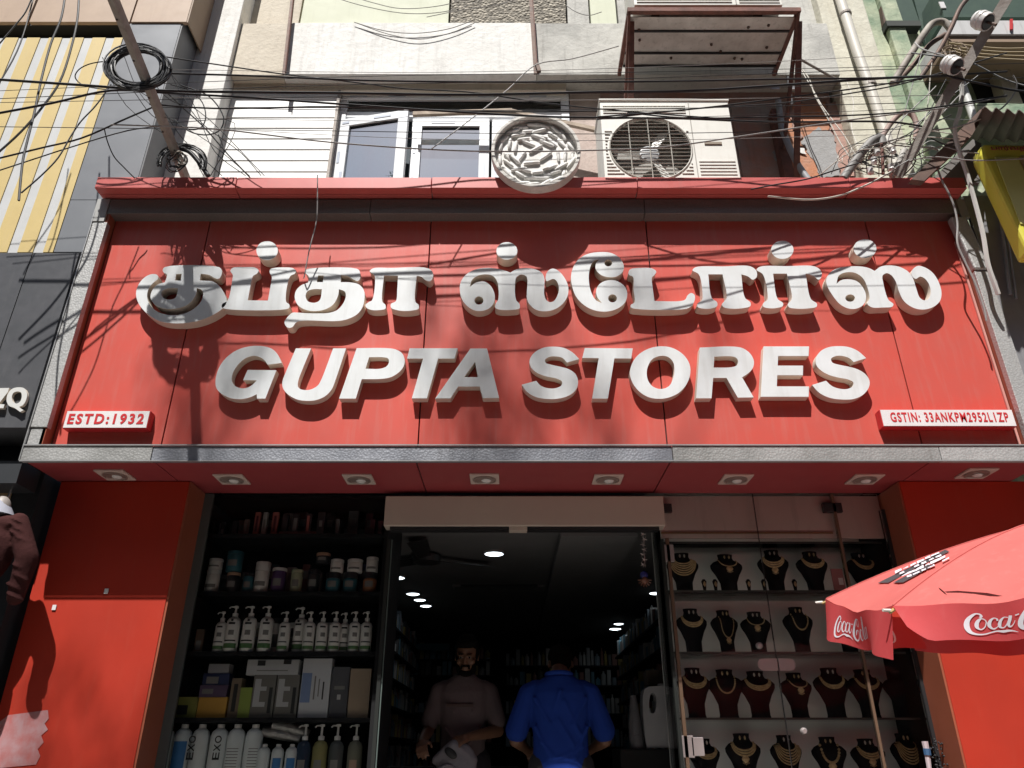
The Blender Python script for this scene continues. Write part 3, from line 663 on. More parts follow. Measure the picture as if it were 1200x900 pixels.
def sash(p0, p1, z0, z1, marks):
    """casement between plan points p0 and p1"""
    p0, p1 = Vector((*p0, 0)), Vector((*p1, 0)); d = (p1 - p0); L = d.length; d.normalize(); nrm = Vector((d.y, -d.x, 0))
    w = 0.085
    def slab(u0, u1, za_, zb_, f, b_):
        a = [p0 + d*u0 + nrm*f, p0 + d*u1 + nrm*f]; c = [p0 + d*u0 - nrm*b_, p0 + d*u1 - nrm*b_]
        Z = Vector((0, 0, 1))
        return MB().hexa([a[0] + Z*za_, a[1] + Z*za_, a[1] + Z*zb_, a[0] + Z*zb_], [c[0] + Z*za_, c[1] + Z*za_, c[1] + Z*zb_, c[0] + Z*zb_])
    s = put('casement', slab(0, L, z1 - w, z1, .02, .02), UPVC, win, bevel=0.004)
    put('stile', slab(0, w, z0, z1 - w - .001, .02, .02), UPVC, s, bevel=0.004)
    put('stile', slab(L - w, L, z0, z1 - w - .001, .02, .02), UPVC, s, bevel=0.004)
    put('pane', slab(w + .001, L - w - .001, z0, z1 - w - .002, -.004, .012), GLS, s)
    put('gasket', slab(w + .001, L - w - .001, z1 - w - .014, z1 - w - .003, .006, -.002), BLACKM, s)
    for u, zz, ln in marks:
        put('film_print', slab(u, u + (ln if ln > 0 else 0.022), zz, zz + (0.022 if ln > 0 else -ln), .0235, -.0205), FILM, s)
sash((-1.455, 4.78), (-0.865, 4.665), zl + .02, at(403, 142, 4.78).z, [(0.012, 5.9, -0.12), (0.05, 5.6, -0.2), (0.012, 5.3, -0.15), (0.3, at(403, 142, 4.78).z - 0.05, 0.15), (0.02, at(403, 142, 4.78).z - 0.06, 0.06)])
sash((-0.845, 4.775), (-0.19, 4.775), zl + .02, at(484, 141, 4.775).z, [(0.02, 5.5, -0.25), (0.02, 6.0, -0.18), (0.6, 5.6, -0.3), (0.16, at(484, 141, 4.775).z - 0.055, 0.2)])
sash((-0.17, 4.785), (0.43, 4.785), zl + .02, at(484, 141, 4.775).z, [(0.02, 5.6, -0.25), (0.2, at(484, 141, 4.775).z - 0.055, 0.2)])
for px in (410, 455, 508, 560, 620):
    a = at(px, 113.5, 4.757); put('film_print', MB().box(a.x, a.x + 0.15, 4.757, 4.7595, a.z, a.z + 0.02), FILM, win)
# wooden batten and branch in front of the window
mb = MB().bar(at(484, 134, 4.62), at(600, 130, 4.6), 0.03, 0.035); mb.bar(at(596, 130, 4.6), at(702, 153, 4.6), 0.03, 0.035)
tag(put('wooden_batten', mb, mat('old_wood', (0.46, 0.38, 0.30), 0.85, col2=(0.25, 0.19, 0.15), vs=12, bump=0.3, bs=40)), 'old wooden batten fixed across the window behind the round emblem', 'batten')

# ---------------- round emblem
cx, cz, rx, rz, Ye = 0.169, 5.352, 0.315, 0.336, 4.02
em = thing('round_emblem', (cx, Ye, cz - rz), 'round white plaster emblem with raised pieces standing over the cornice beside the window', 'emblem')
EMW = mat('emblem_white', (0.80, 0.79, 0.77), 0.7, col2=(0.60, 0.57, 0.52), vs=14, vamt=.6, streak=0.2, scol=(0.30, 0.25, 0.2))
EMC = mat('emblem_cement', (0.66, 0.64, 0.60), 0.85, col2=(0.44, 0.41, 0.37), vs=9, bump=0.3, bs=40)
n = 48
def ring(r_): return [(cx + rx * r_ * math.cos(2*math.pi*k/n), cz + rz * r_ * math.sin(2*math.pi*k/n)) for k in range(n)]
mb = MB(); prism(mb, [ring(1.0), ring(0.93)[::-1]], Ye, 0.074); put('rim', mb, EMC, em, bevel=0.004)
mb = MB(); prism(mb, [ring(0.929)], Ye + 0.058, 0.015); put('disc', mb, EMW, em)
rr = random.Random(11)
pieces = [(0,0.05,35),(-0.10,-0.02,60),(0.08,0.10,-30),(0.02,0.16,-28),(-0.05,0.10,-30),(-0.03,-0.08,5),(0.07,-0.02,40),(0.10,-0.12,20),(-0.12,-0.14,10)]
for i, (dx, dz, a) in enumerate(pieces): pieces[i] = (dx, dz, a, 0.115)
for r_, cnt in ((0.50, 9), (0.66, 14), (0.82, 19)):
    for k in range(cnt):
        t = 2*math.pi*k/cnt + rr.uniform(-.1, .1)
        pieces.append((rx*r_*math.cos(t), rz*r_*math.sin(t), math.degrees(t) + 90 + rr.uniform(-28, 28), rr.uniform(0.075, 0.12)))
for dx, dz, a, L in pieces:
    d = Vector((math.cos(R(a)), 0, math.sin(R(a)))); c = Vector((cx + dx, Ye + 0.048, cz + dz))
    mb = MB(); P_ = [c - d*L/2, c - d*L*0.36, c + d*L*0.36, c + d*L/2]
    mb.tube(P_, [0.007, 0.0115, 0.0125, 0.006], 8)
    put('raised_piece', mb, EMW, em, smooth=True)
put('mounting_arm', MB().box(cx - .15, cx - .11, Ye + .0765, 4.6, 5.30, 5.34), IRON, em); put('mounting_arm', MB().box(cx + .11, cx + .15, Ye + .0765, 4.6, 5.30, 5.34), IRON, em)

# ---------------- air conditioner above the cornice
def outdoor_unit(x0, x1, y0, y1, z0, z1, label, full=True):
    t = thing('outdoor_air_conditioner', ((x0+x1)/2, y0, z0), label, 'air conditioner', 'outdoor air conditioners')
    W, H = x1 - x0, z1 - z0; fx, fz, r_ = x0 + W * 0.36, z0 + H * 0.46, min(W, H) * 0.345
    def circ(rr_, m=40): return [(fx + rr_ * math.cos(2*math.pi*k/m), fz + rr_ * math.sin(2*math.pi*k/m)) for k in range(m)]
    mb = MB(); prism(mb, [[(x0, z0), (x1, z0), (x1, z1), (x0, z1)], circ(r_)], y0, 0.03)
    mb.box(x0, x0 + .015, y0 + .03, y1, z0, z1).box(x1 - .015, x1, y0 + .03, y1, z0, z1)
    mb.box(x0 + .015, x1 - .015, y0 + .03, y1, z1 - .015, z1).box(x0 + .015, x1 - .015, y0 + .03, y1, z0, z0 + .015).box(x0 + .015, x1 - .015, y1 - .01, y1, z0 + .015, z1 - .015)
    put('casing', mb, ACW, t, bevel=0.004)
    put('top_lid', MB().box(x0 - .008, x1 + .008, y0 - .010, y1 + .008, z1 + .001, z1 + .022), ACW, t, bevel=0.004)
    put('fan_chamber', MB().box(x0 + .02, x1 - .02, y0 + .16, y0 + .2, z0 + .02, z1 - .02), ACG, t)
    mb = MB()
    for k in range(8):
        zz = z0 + H * (0.035 + 0.026 * k) if k < 4 else z1 - H * (0.06 + 0.026 * (k - 4))
        mb.box(x0 + .02, x0 + W * 0.66, y0 - .007, y0 - .001, zz, zz + .008)
    for k in range(14):
        zz = z0 + H * (0.18 + 0.036 * k)
        half = math.sqrt(max((r_ * 1.07) ** 2 - (zz - fz) ** 2, 0))
        if fx - half > x0 + .03: mb.box(x0 + .02, fx - half, y0 - .007, y0 - .001, zz, zz + .008)
        if fx + half < x0 + W * 0.66: mb.box(fx + half, x0 + W * 0.66, y0 - .007, y0 - .001, zz, zz + .008)
    put('louvre_ribs', mb, ACW, t)
    mb = MB()
    for k in range(9):
        zz = z0 + H * (0.03 + 0.035 * k); mb.box(x0 + W*0.71, x1 - .02, y0 - .006, y0 - .001, zz, zz + .009)
    put('louvre_ribs', mb, ACW, t)
    put('service_panel_seam', MB().box(x0 + W*0.685, x0 + W*0.692, y0 - .003, y0 - .0005, z0 + .005, z1 - .005), ACG, t)
    put('grip', MB().box(x0 + W*0.77, x0 + W*0.90, y0 - .008, y0 - .001, z0 + H*.50, z0 + H*.525), mat('grip_brown', (0.25, 0.2, 0.15), 0.6), t)
    mb = MB()
    for k in range(17):
        zz = fz - r_ + (k + 0.5) * 2 * r_ / 17; half = math.sqrt(max(r_**2 - (zz - fz)**2, 0))
        mb.tube([(fx - half, y0 + .004, zz), (fx + half, y0 + .004, zz)], 0.0032, 5)
    for xx in (-0.5, -.02, 0.5):
        half = math.sqrt(r_**2 * (1 - xx*xx)); mb.tube([(fx + xx*r_, y0 - .003, fz - half), (fx + xx*r_, y0 - .003, fz + half)], 0.0038, 5)
    rim = [(fx + r_*1.01*math.cos(2*math.pi*k/40), y0 - .002, fz + r_*1.01*math.sin(2*math.pi*k/40)) for k in range(41)]
    mb.tube(rim, 0.007, 6, cap=False)
    put('grille', mb, mat('grille_wire', (0.45, 0.43, 0.38), 0.5), t)
    put('fan_hub', MB().lathe([(0.075, -0.02), (0.073, 0.0), (0.06, 0.004), (0.001, 0.006)], 24).xf(Matrix.Translation((fx, y0 + .055, fz)) @ Matrix.Rotation(R(90), 4, 'X')), mat('fan_hub_grey', (0.42, 0.43, 0.44), 0.5), t, smooth=True)
    for k in range(3):
        a = R(55 + 120 * k)
        def pt(rr_, aa, yy): return Vector((fx + rr_*math.cos(a + aa), y0 + yy, fz + rr_*math.sin(a + aa)))
        A = [pt(.07, -.30, .06), pt(r_*.92, -.05, .065), pt(r_*.80, .22, .085), pt(.07, .55, .085)]
        put('fan_blade', MB().hexa(A, [q + Vector((0, .006, 0)) for q in A]), ACB, t)
    for xx in (x0 + W*.15, x1 - W*.15):
        put('foot', MB().box(xx - .03, xx + .03, y0 + .02, y1 - .02, z0 - .035, z0 - .001), IRON, t)
    return t
Ya = 4.26
outdoor_unit(X(706, 165, Ya) , X(858, 150, Ya) , Ya, Ya + 0.34, 5.185, zat(119, Ya), 'cream outdoor air conditioner with visible fan standing right above the cornice')
# upper unit on a rusty bracket
zp = 6.75
outdoor_unit(0.96, 2.12, 3.98, 4.34, zp + 0.05, zp + 0.85, 'outdoor air conditioner on the rusty bracket at the top of the photo, seen from below')
br = thing('angle_iron_bracket', (1.55, 4.3, 6.0), 'rusty red angle iron bracket carrying a tin tray below the upper air conditioner', 'bracket')
bx0, bx1 = 0.90, 2.25
put('front_rail', MB().box(bx0, bx1, 3.97, 4.005, zp - .03, zp + .01), RUSTY, br)
put('front_rail', MB().box(bx0, bx1, 4.006, 4.03, zp + .002, zp + .010), RUSTY, br)
for xx in (bx0, bx1 - .03):
    put('side_rail', MB().box(xx, xx + .03, 4.03, 4.60, zp - .03, zp + .008), RUSTY, br)
    put('strut', MB().bar((xx + .015, 4.0, zp - .02), (xx + .015, 4.70, zp - .75), .045, .02, (1, 0, 0)), RUSTY, br)
    put('strut', MB().bar((xx + .04, 4.06, zp - .04), (xx + .04, 4.66, zp - 1.15), .02, .045, (1, 0, 0)), RUSTY, br)
    put('wall_plate', MB().box(xx - .02, xx + .06, 4.70, 4.79, zp - 1.2, zp - .3), RUSTY, br)
SH = mat('tin_tray', (0.68, 0.65, 0.61), 0.6, 0.1, col2=(0.26, 0.23, 0.2), vs=4, streak=0.4, scol=(0.1, 0.08, 0.07))
ys = [4.03, 4.16, 4.37, 4.50]
for i in range(3):
    put('tin_sheet', MB().box(bx0 + .032, bx1 - .032, ys[i] + .004, ys[i+1], zp - .022 + .004 * i, zp - .014 + .004 * i), SH, br)
    put('tin_rib', MB().box(bx0 + .032, bx1 - .032, ys[i+1] - .012, ys[i+1] + .003, zp - .036, zp - .0235), BLACKM, br)
rr = random.Random(5)
for i in range(11):
    q = (rr.uniform(1.0, 2.15), rr.uniform(4.06, 4.45))
    put('bolt', MB().lathe([(0.010, -0.01), (0.012, 0.0)], 8, (q[0], q[1], zp - .024)), IRON, br)
# small steel clips and grey hose by the dark wall
hose = [at(912, 118, 4.7), at(916, 150, 4.66), at(926, 175, 4.62), at(936, 195, 4.6), at(948, 212, 4.58)]
tag(put('flexible_hose', MB().tube(hose, 0.026, 10), PIPEG, smooth=True), 'grey flexible hose curving down the peeling wall', 'hose')
mb = MB().tube([at(928, 64, 4.5), at(985, 96, 4.62)], 0.011, 8)
tag(put('thin_strut', mb, STEEL), 'thin pale rod leaning from the iron bracket to the concrete band edge', 'rod')
for k, (px, py) in enumerate(((908, 104), (931, 104))):
    c = at(px, py, 4.55)
    b = MB().box(c.x - .035, c.x + .035, 4.54, 4.555, c.z - .012, c.z + .02)
    o = put('wall_clip', b, mat('zinc', (0.4, 0.4, 0.41), 0.4, 0.6)); tag(o, ('left', 'right')[k] + ' of two small zinc clips beside the rusty bracket', 'clip', 'zinc clips')
# conduit on the right below band
tag(put('lead_pipe', MB().tube([at(923, 90, 4.62), at(928, 122, 4.7)], .012, 8), PIPEG), 'short thin grey pipe behind the right strut of the bracket', 'pipe')

# ================================================================ LEFT NEIGHBOUR
nb = thing('neighbour_building', (-3.2, 4.26, 0.13), 'grey clad neighbouring building with yellow and white ribbed panel on the left', 'building')
YN = 4.26
xr = X(164, 200, YN)
z296, z43, z28 = zat(296, YN), zat(44, YN), zat(27.5, YN)
xrib = X(80, 240, YN)
put('grey_cladding', MB().box(xrib + .004, -2.935, YN, YN + .5, z296 + .004, 5.10), GREYM, nb, bevel=.003)
put('grey_cladding', MB().box(xrib + .004, xr, YN, YN + .5, 5.103, z28 - .001), GREYM, nb, bevel=.003)
put('corner_return', MB().box(xr + .001, xr + .012, YN + .004, YN + .6, 5.103, 9.5), mat('grey_return_shaded', (0.13, 0.135, 0.145), 0.5), nb)  # cladding grey with the shade of the sunless side put into its colour
put('brown_cladding', MB().box(X(158, 14, YN) + .003, X(222, 10, YN) + .012, YN - .012, YN + .02, z28 + .003, 9.5), BROWNW, nb, bevel=.003)
for pa, pb in ((-120, 38), (40, 157)):
    put('brown_cladding', MB().box(X(pa, 14, YN) + .003, X(pb, 14, YN) - .003, YN - .012, YN + .02, z28 + .003, 9.5), BROWNW, nb, bevel=.003)
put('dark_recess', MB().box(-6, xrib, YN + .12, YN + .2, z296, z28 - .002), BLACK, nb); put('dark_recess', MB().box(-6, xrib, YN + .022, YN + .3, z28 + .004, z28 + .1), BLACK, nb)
put('brown_return_shaded', MB().box(X(222, 10, YN) + .013, X(222, 10, YN) + .024, YN - .008, YN + .6, z28 + .003, 9.5), mat('brown_return_shaded', (0.30, 0.21, 0.14), 0.6), nb)  # cladding brown, darkened in colour for the side turned from the sun
rib = 0.178; x = xrib; i = 0
while x > -6:
    w = 0.108 if i % 2 == 0 else 0.070
    if i == 0: w = 0.07
    yy = YN + (.0 if i % 2 == 0 else .007)
    put('rib', MB().box(x - w + .001, x - .001, yy, YN + .1, z296 + .004, z43), YEL if i % 2 == 0 else WRIB, nb)
    x -= w; i += 1
# dark fascia with lettering
zf0, zf1 = zat(501, 4.19), zat(296, 4.19)
put('fascia_panel', MB().box(-6, X(37, 300, 4.19) - .003, 4.19, 4.5, zf0, zf1 - .002), GREYD, nb, bevel=.002)
put('fascia_panel', MB().box(X(37, 300, 4.19), -2.94, 4.193, 4.5, zf0, zf1 - .002), GREYD, nb, bevel=.002)
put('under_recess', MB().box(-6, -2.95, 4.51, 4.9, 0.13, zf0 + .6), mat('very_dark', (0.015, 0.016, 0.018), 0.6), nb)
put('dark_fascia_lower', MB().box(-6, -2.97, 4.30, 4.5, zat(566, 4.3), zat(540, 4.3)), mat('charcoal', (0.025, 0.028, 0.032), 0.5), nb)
put('grey_door_panel', MB().box(X(22, 600, 4.54), X(42, 600, 4.54), 4.535, 4.548, 1.2, zat(577, 4.54)), mat('dim_grey', (0.10, 0.10, 0.105), 0.5), nb)
# Z Q raised letters
fl = thing('raised_lettering', at(10, 478, 4.17), 'white raised letters ZQ at the end of the dark fascia left of the shop sign', 'lettering')
def fl_letter(loops):
    L = []
    for lp in loops:
        q = spline([((x / 5.625), (440 + y / 5.625)) + ((1,) if c else ()) for x, y, c in [(p[0], p[1], len(p) > 2) for p in lp]])
        w = [at(x_, y_, 4.165) for x_, y_ in q]; L.append([(p.x, p.z) for p in w])
    mb = MB(); prism(mb, L, 4.165, 0.022, 0, 1); put('letter', mb, [mat('soft_white', (0.62, 0.62, 0.60), 0.5), CREAM], fl)
fl_letter([[(-70,85,1),(60,82,1),(52,108,1),(-10,188,1),(30,190,1),(22,215,1),(-100,215,1),(-95,190,1),(-25,110,1),(-75,110,1)]])
fl_letter([[(120,78),(160,85),(178,120),(170,165),(150,195),(128,208),(155,228,1),(132,240,1),(92,212),(60,200),(43,165),(52,120),(80,88)], [(115,105),(138,112),(143,140),(132,172),(108,185),(85,172),(78,145),(88,115)]])

# mannequin beside the left pillar
mq = thing('mannequin', (-3.38, 4.32, 0.13), 'headless shop mannequin in a maroon long sleeved blouse at the lower left', 'mannequin')
# ---------------------------------------------------------------- organic bodies: overlapping volumes fused into one skin
def ellips(mb, c, r, rot=None, n=16, m=10):
    o = len(mb.v); M = rot or Matrix.Identity(3)
    vs = []; fs = []
    for i in range(m + 1):
        t = math.pi * i / m
        for k in range(n):
            p = 2 * math.pi * k / n
            v = M @ Vector((r[0]*math.sin(t)*math.cos(p), r[1]*math.sin(t)*math.sin(p), r[2]*math.cos(t)))
            vs.append(v + Vector(c))
    for i in range(m):
        for k in range(n):
            fs.append((i*n + k, (i+1)*n + k, (i+1)*n + (k+1) % n, i*n + (k+1) % n))
    return mb.add(vs, fs)
def limb(mb, pts, rs, n=12):
    for i in range(len(pts) - 1):
        a, b = Vector(pts[i]), Vector(pts[i+1]); st = 5
        mb.tube([a.lerp(b, k / st) for k in range(st + 1)], [rs[i] + (rs[i+1] - rs[i]) * k / st for k in range(st + 1)], n)
    for p, r_ in zip(pts, rs): ellips(mb, p, (r_, r_, r_), n=12, m=8)
    return mb
def fuse(name, mb, m, parent, vox=0.009, sm=3):
    me = bpy.data.meshes.new('tmp'); me.from_pydata(mb.v, [], mb.f)
    ob = bpy.data.objects.new('tmp', me); COL.objects.link(ob)
    rmod = ob.modifiers.new('r', 'REMESH'); rmod.mode = 'VOXEL'; rmod.voxel_size = vox; rmod.use_smooth_shade = True
    s = ob.modifiers.new('s', 'SMOOTH'); s.iterations = sm; s.factor = 0.5
    dg = bpy.context.evaluated_depsgraph_get(); dg.update()
    e = ob.evaluated_get(dg).to_mesh()
    out = MB(); out.v = [tuple(v.co) for v in e.vertices]; out.f = [list(p.vertices) for p in e.polygons]; out.m = [0] * len(out.f)
    bpy.data.objects.remove(ob); bpy.data.meshes.remove(me)
    return put(name, out, m, parent, smooth=True)

# ================================================================ MANNEQUIN (left edge)
MAR = mat('maroon_cloth', (0.052, 0.019, 0.018), 0.95, spec=.1, col2=(0.035, 0.012, 0.012), vs=7, bump=0.3, bs=30)
def mqp(px, py, Y=4.32): return at(px, py, Y)
sh = mqp(22, 612); el = mqp(32, 655); wr = mqp(18, 700)
b = MB()
tc = mqp(-20, 650)
ellips(b, (tc.x, tc.y, tc.z + .02), (.17, .11, .22)); ellips(b, (tc.x, tc.y, tc.z - .3), (.14, .10, .25)); ellips(b, (tc.x, tc.y, tc.z + .17), (.2, .08, .07))
limb(b, [sh, el, wr], [.055, .062, .045])
for k in range(9):
    t = k / 8; p = Vector(sh).lerp(el, t) if k < 5 else Vector(el).lerp(wr, (k - 4) / 4)
    ellips(b, (p.x + .01 * (-1) ** k, p.y - .02, p.z), (.055, .05, .012), Matrix.Rotation(R(25), 3, 'Y'))
fuse('blouse', b, MAR, mq)
b = MB(); ellips(b, (tc.x + .02, tc.y, tc.z + .26), (.055, .055, .09)); put('neck', b, mat('mannequin_shell', (0.30, 0.27, 0.25), 0.5), mq, smooth=True)
nk = mqp(8, 590); b = MB(); b.lathe([(.105, -.05), (.075, 0), (.055, .03), (.05, .03)], 20, (nk.x - .05, nk.y, nk.z - .02)); put('white_collar', b, mat('white_cloth', (0.36, 0.37, 0.43), 0.8), mq, smooth=True)
b = MB(); limb(b, [(tc.x, tc.y, tc.z - .5), (tc.x, tc.y, .3)], [.05, .03]); b.lathe([(.16, 0), (.15, .02), (.03, .03)], 20, (tc.x, tc.y, .131)); put('stand', b, BLACKM, mq)
bh = mqp(8, 575, 4.5)
b = MB(); b.box(bh.x - .12, bh.x + .03, 4.50, 4.52, bh.z - .12, bh.z + .04)
tag(put('brown_leather_bag', b, mat('tan_leather', (0.35, 0.24, 0.12), 0.6), bevel=.01), 'small tan bag hanging behind the mannequin neck', 'bag')
mb = MB()
p0 = mqp(18, 556, 4.45); p1 = mqp(-30, 556, 4.45)
mb.tube([p0, p1], .008, 6); mb.tube([p0, p0 + Vector((0, 0, -.28))], .008, 6)
tag(put('display_rail', mb, mat('chrome', (0.6, 0.6, 0.6), 0.25, 0.9)), 'thin pale metal display rail at the far left edge', 'rail')

# ================================================================ RIGHT NEIGHBOUR
gb = thing('green_building', (4.2, 4.7, 4.0), 'green and cream weathered building at the upper right behind the iron poles', 'building')
put('wall', MB().box(X(1045, 110, 4.66) + .01, 8, 4.75, 5.4, 3.0, 9.5), GREENW, gb)
put('wall_pilaster', MB().box(X(1046, 60, 4.7) + .02, X(1066, 60, 4.7) + .02, 4.68, 4.749, 4.9, 9.5), GREENW, gb, bevel=.01)
DG = mat('dark_green_shutter', (0.03, 0.06, 0.045), 0.6, col2=(0.05, 0.09, 0.06), vs=9)
mb = MB(); plate(mb, [(1034, -20), (1040, 27), (1078, 27), (1062, -20)], 4.72, .028); wf = put('window', mb, DG, gb)
put('window_sill', plate(MB(), [(1038, 24), (1040, 30), (1080, 30), (1078, 24)], 4.66, .088), mat('dark_sill', (0.04, 0.045, 0.04), 0.7), wf)
put('window_frame', plate(MB(), [(1028, -20), (1036, 27), (1041, 27), (1034, -20)], 4.69, .05), IRON, wf)
put('shutter', plate(MB(), [(1066, -20), (1086, 55), (1112, 52), (1092, -20)], 4.71, .038), DG, gb)
tag(put('grey_conduit', MB().tube([at(1088, -20, 4.6), at(1100, 10, 4.6), at(1112, 48, 4.6)], .016, 8), PIPEG), 'thin grey conduit beside the dark green shutter', 'pipe')
# balcony slab, dark openings, post, ledge
put('balcony_slab', plate(MB(), [(1108, 24), (1112, 40), (1300, 40), (1290, 24)], 4.3, .45), mat('pale_grey_slab', (0.52, 0.52, 0.52), 0.8, streak=.3), gb, bevel=.005)
put('slab_underside', MB().box(X(1112, 40, 4.3), 8, 4.32, 4.74, zat(49, 4.32), zat(41, 4.32)), mat('brown_soffit', (0.28, 0.2, 0.14), 0.8), gb)
put('balcony_panel', plate(MB(), [(1100, -20), (1106, 20), (1300, 20), (1290, -20)], 4.40, .3), DG, gb)
ob = put('dark_opening', plate(MB(), [(1128, 72), (1148, 122), (1330, 122), (1300, 52), (1122, 52)], 4.742, .006), mat('opening_black', (0.012, 0.013, 0.014), 0.7), gb)
put('post', plate(MB(), [(1158, 44), (1180, 121), (1199, 121), (1168, 44)], 4.60, .12), mat('tan_post', (0.5, 0.43, 0.34), 0.8, streak=.2), gb)
put('ledge', plate(MB(), [(1143, 121), (1150, 134), (1340, 150), (1330, 121)], 4.52, .22), GREENW, gb)
put('white_tag', plate(MB(), [(1100, 2), (1103, 9), (1109, 9), (1106, 2)], 4.39, .008), PWH, gb)
put('red_hook', plate(MB(), [(1184, 22), (1184, 34), (1187, 34), (1187, 22)], 4.28, .012), mat('red_paint', (0.5, 0.03, 0.03), 0.5), gb)
put('vertical_pipe', MB().tube([at(1123, 85, 4.55), at(1143, 145, 4.55)], .03, 10), mat('white_pipe', (0.66, 0.66, 0.64), 0.5), gb, smooth=True)
# awning of corrugated sheet
aw = thing('corrugated_awning', at(1150, 140, 4.0), 'dark rusty corrugated awning over the yellow sign at the right', 'awning')
A_, B_ = at(1152, 128, 3.5), at(1300, 142, 3.5); C_, D_ = at(1300, 170, 4.55), at(1132, 163, 4.55)
mb = MB(); N = 60; vs = []
for i in range(N + 1):
    t = i / N; off = .022 * math.sin(t * 2 * math.pi * 11)
    f_ = A_.lerp(B_, t) + Vector((0, 0, off)); k_ = D_.lerp(C_, t) + Vector((0, 0, off))
    vs += [f_, k_, f_ + Vector((0, 0, .008)), k_ + Vector((0, 0, .008))]
fs = []
for i in range(N):
    a = i*4; fs += [(a, a+1, a+5, a+4), (a+2, a+6, a+7, a+3), (a, a+4, a+6, a+2), (a+1, a+3, a+7, a+5)]
fs += [(0, 2, 3, 1), (N*4, N*4+1, N*4+3, N*4+2)]
mb.add(vs, fs); put('corrugated_sheet', mb, RUSTSHEET, aw, smooth=True)
put('edge_board', plate(MB(), [(1151, 126), (1068, 210), (1083, 212), (1138, 160), (1154, 134)], 3.96, .05), mat('rust_board', (0.20, 0.12, 0.09), 0.8, col2=(0.09, 0.06, 0.05), vs=6, vamt=1.0), aw)
put('cheek_board', plate(MB(), [(1140, 163), (1090, 212), (1148, 214), (1150, 168)], 4.10, .03), mat('grey_cheek', (0.20, 0.185, 0.175), 0.8, col2=(0.12, .11, .1), vs=5), aw)
# yellow sign box
ys_ = thing('yellow_sign', at(1175, 240, 3.85), 'yellow sign box with rounded corner and Tamil lettering at the right edge', 'sign')
o = put('frame', plate(MB(), [(1153,168),(1320,172),(1400,300),(1206,296),(1151,180),(1150,172)], 3.85, .12), YSIGN, ys_, bevel=.02)
put('sign_panel', plate(MB(), [(1166,184),(1192,184),(1230,262),(1196,262)], 3.842, .006), mat('pale_yellow', (0.64, 0.62, 0.20), 0.35), ys_)
put('sign_panel', plate(MB(), [(1194,184),(1330,186),(1380,262),(1232,262)], 3.842, .006), mat('brown_print', (0.42, 0.30, 0.14), 0.4), ys_)
TP = mat('sign_purple', (0.35, 0.08, 0.06), 0.5)
a = at(1163, 177.5, 3.842); q = at(1200, 170.5, 3.842)
t = text_mb('பார்வதி', q.x - a.x + .02, q.z - a.z, .004, bold=.01); shift(t, (a.x, 3.84, a.z)); put('sign_lettering', t, TP, ys_)
# tin wall beside the sign
tw = thing('tin_wall', (3.9, 4.24, 3.2), 'dull grey tin sheet wall between the red sign and the yellow sign', 'wall')
put('tin_sheet', MB().box(3.225, 3.62, 4.235, 4.26, 3.0, 5.12), TIN, tw, bevel=.003)
put('tin_sheet', MB().box(3.624, 5.2, 4.228, 4.256, 3.0, 5.05), TIN, tw, bevel=.003)
put('cover_strip', MB().tube([at(1169, 228, 4.21), at(1184, 345, 4.21)], .010, 6), TIN, tw)
put('cover_strip', MB().tube([at(1173, 230, 4.21), at(1191, 350, 4.21)], .008, 6), TIN, tw)
put('dark_gap', MB().box(3.17, 3.224, 4.3, 4.4, 3.1, 5.1), BLACK, tw)
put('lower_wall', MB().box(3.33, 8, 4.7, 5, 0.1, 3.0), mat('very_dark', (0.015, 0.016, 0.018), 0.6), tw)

# ================================================================ POLES, PIPES, INSULATORS
def angle_pole(name, pts, w, label, cat='pole'):
    p, q = pts; t = thing(name, q, label, cat)
    d = (q - p).normalized()
    put('flange', MB().bar(p, q, w, .009, (0, -1, .3)), STEEL, t)
    sx = d.cross(Vector((0, -1, .3))).normalized()
    o_ = sx * (w / 2 - .004)
    put('flange', MB().bar(p + o_ + Vector((0, w*.45, 0)), q + o_ + Vector((0, w*.45, 0)), .008, w * .9, (0, -1, .3)), STEEL, t)
    for k in range(6):
        c = p.lerp(q, .08 + k * .165)
        put('bolt_hole', MB().lathe([(.001, -.007), (.009, -.007), (.009, -.002)], 8).xf(Matrix.Translation(c + Vector((-.012 * sx.x, -.004, 0))) @ Matrix.Rotation(R(90), 4, 'X')), IRON, t)
    return t
pl_top, pl_bot = Vector((-2.263, 2.6, 5.415)), Vector((-2.355, 4.2, 5.24))
angle_pole('iron_pole', (pl_top, pl_bot), .052, 'angle iron arm reaching out at the upper left carrying the big coil of black cable')
pr_top, pr_bot = at(1192, -20, 3.35), at(1052, 207, 4.05)
angle_pole('iron_pole', (pr_top, pr_bot), .062, 'leaning angle iron pole at the upper right carrying two white insulators')

def insulator(px, py, Y, label):
    c = at(px, py, Y); t = thing('insulator', c, label, 'insulator', 'white insulators on the right pole')
    M = Matrix.Translation(c) @ Matrix.Rotation(R(-25), 4, 'X') @ Matrix.Rotation(R(-18), 4, 'Y')
    put('shed', MB().lathe([(.02, -.045), (.058, -.05), (.062, -.02), (.050, -.014), (.062, -.006), (.064, .012), (.050, .018), (.060, .026), (.055, .046), (.03, .06), (.01, .064)], 24).xf(M), PORC, t, smooth=True)
    put('socket', MB().lathe([(.001, -.056), (.044, -.055), (.05, -.0505)], 20).xf(M), BLACKM, t)
    put('pin', MB().lathe([(.01, -.12), (.01, -.054)], 8).xf(M), IRON, t)
insulator(1151, 24, 3.48, 'upper white porcelain insulator on the right hand iron pole')
insulator(1115, 76, 3.64, 'lower white porcelain insulator on the right hand iron pole')

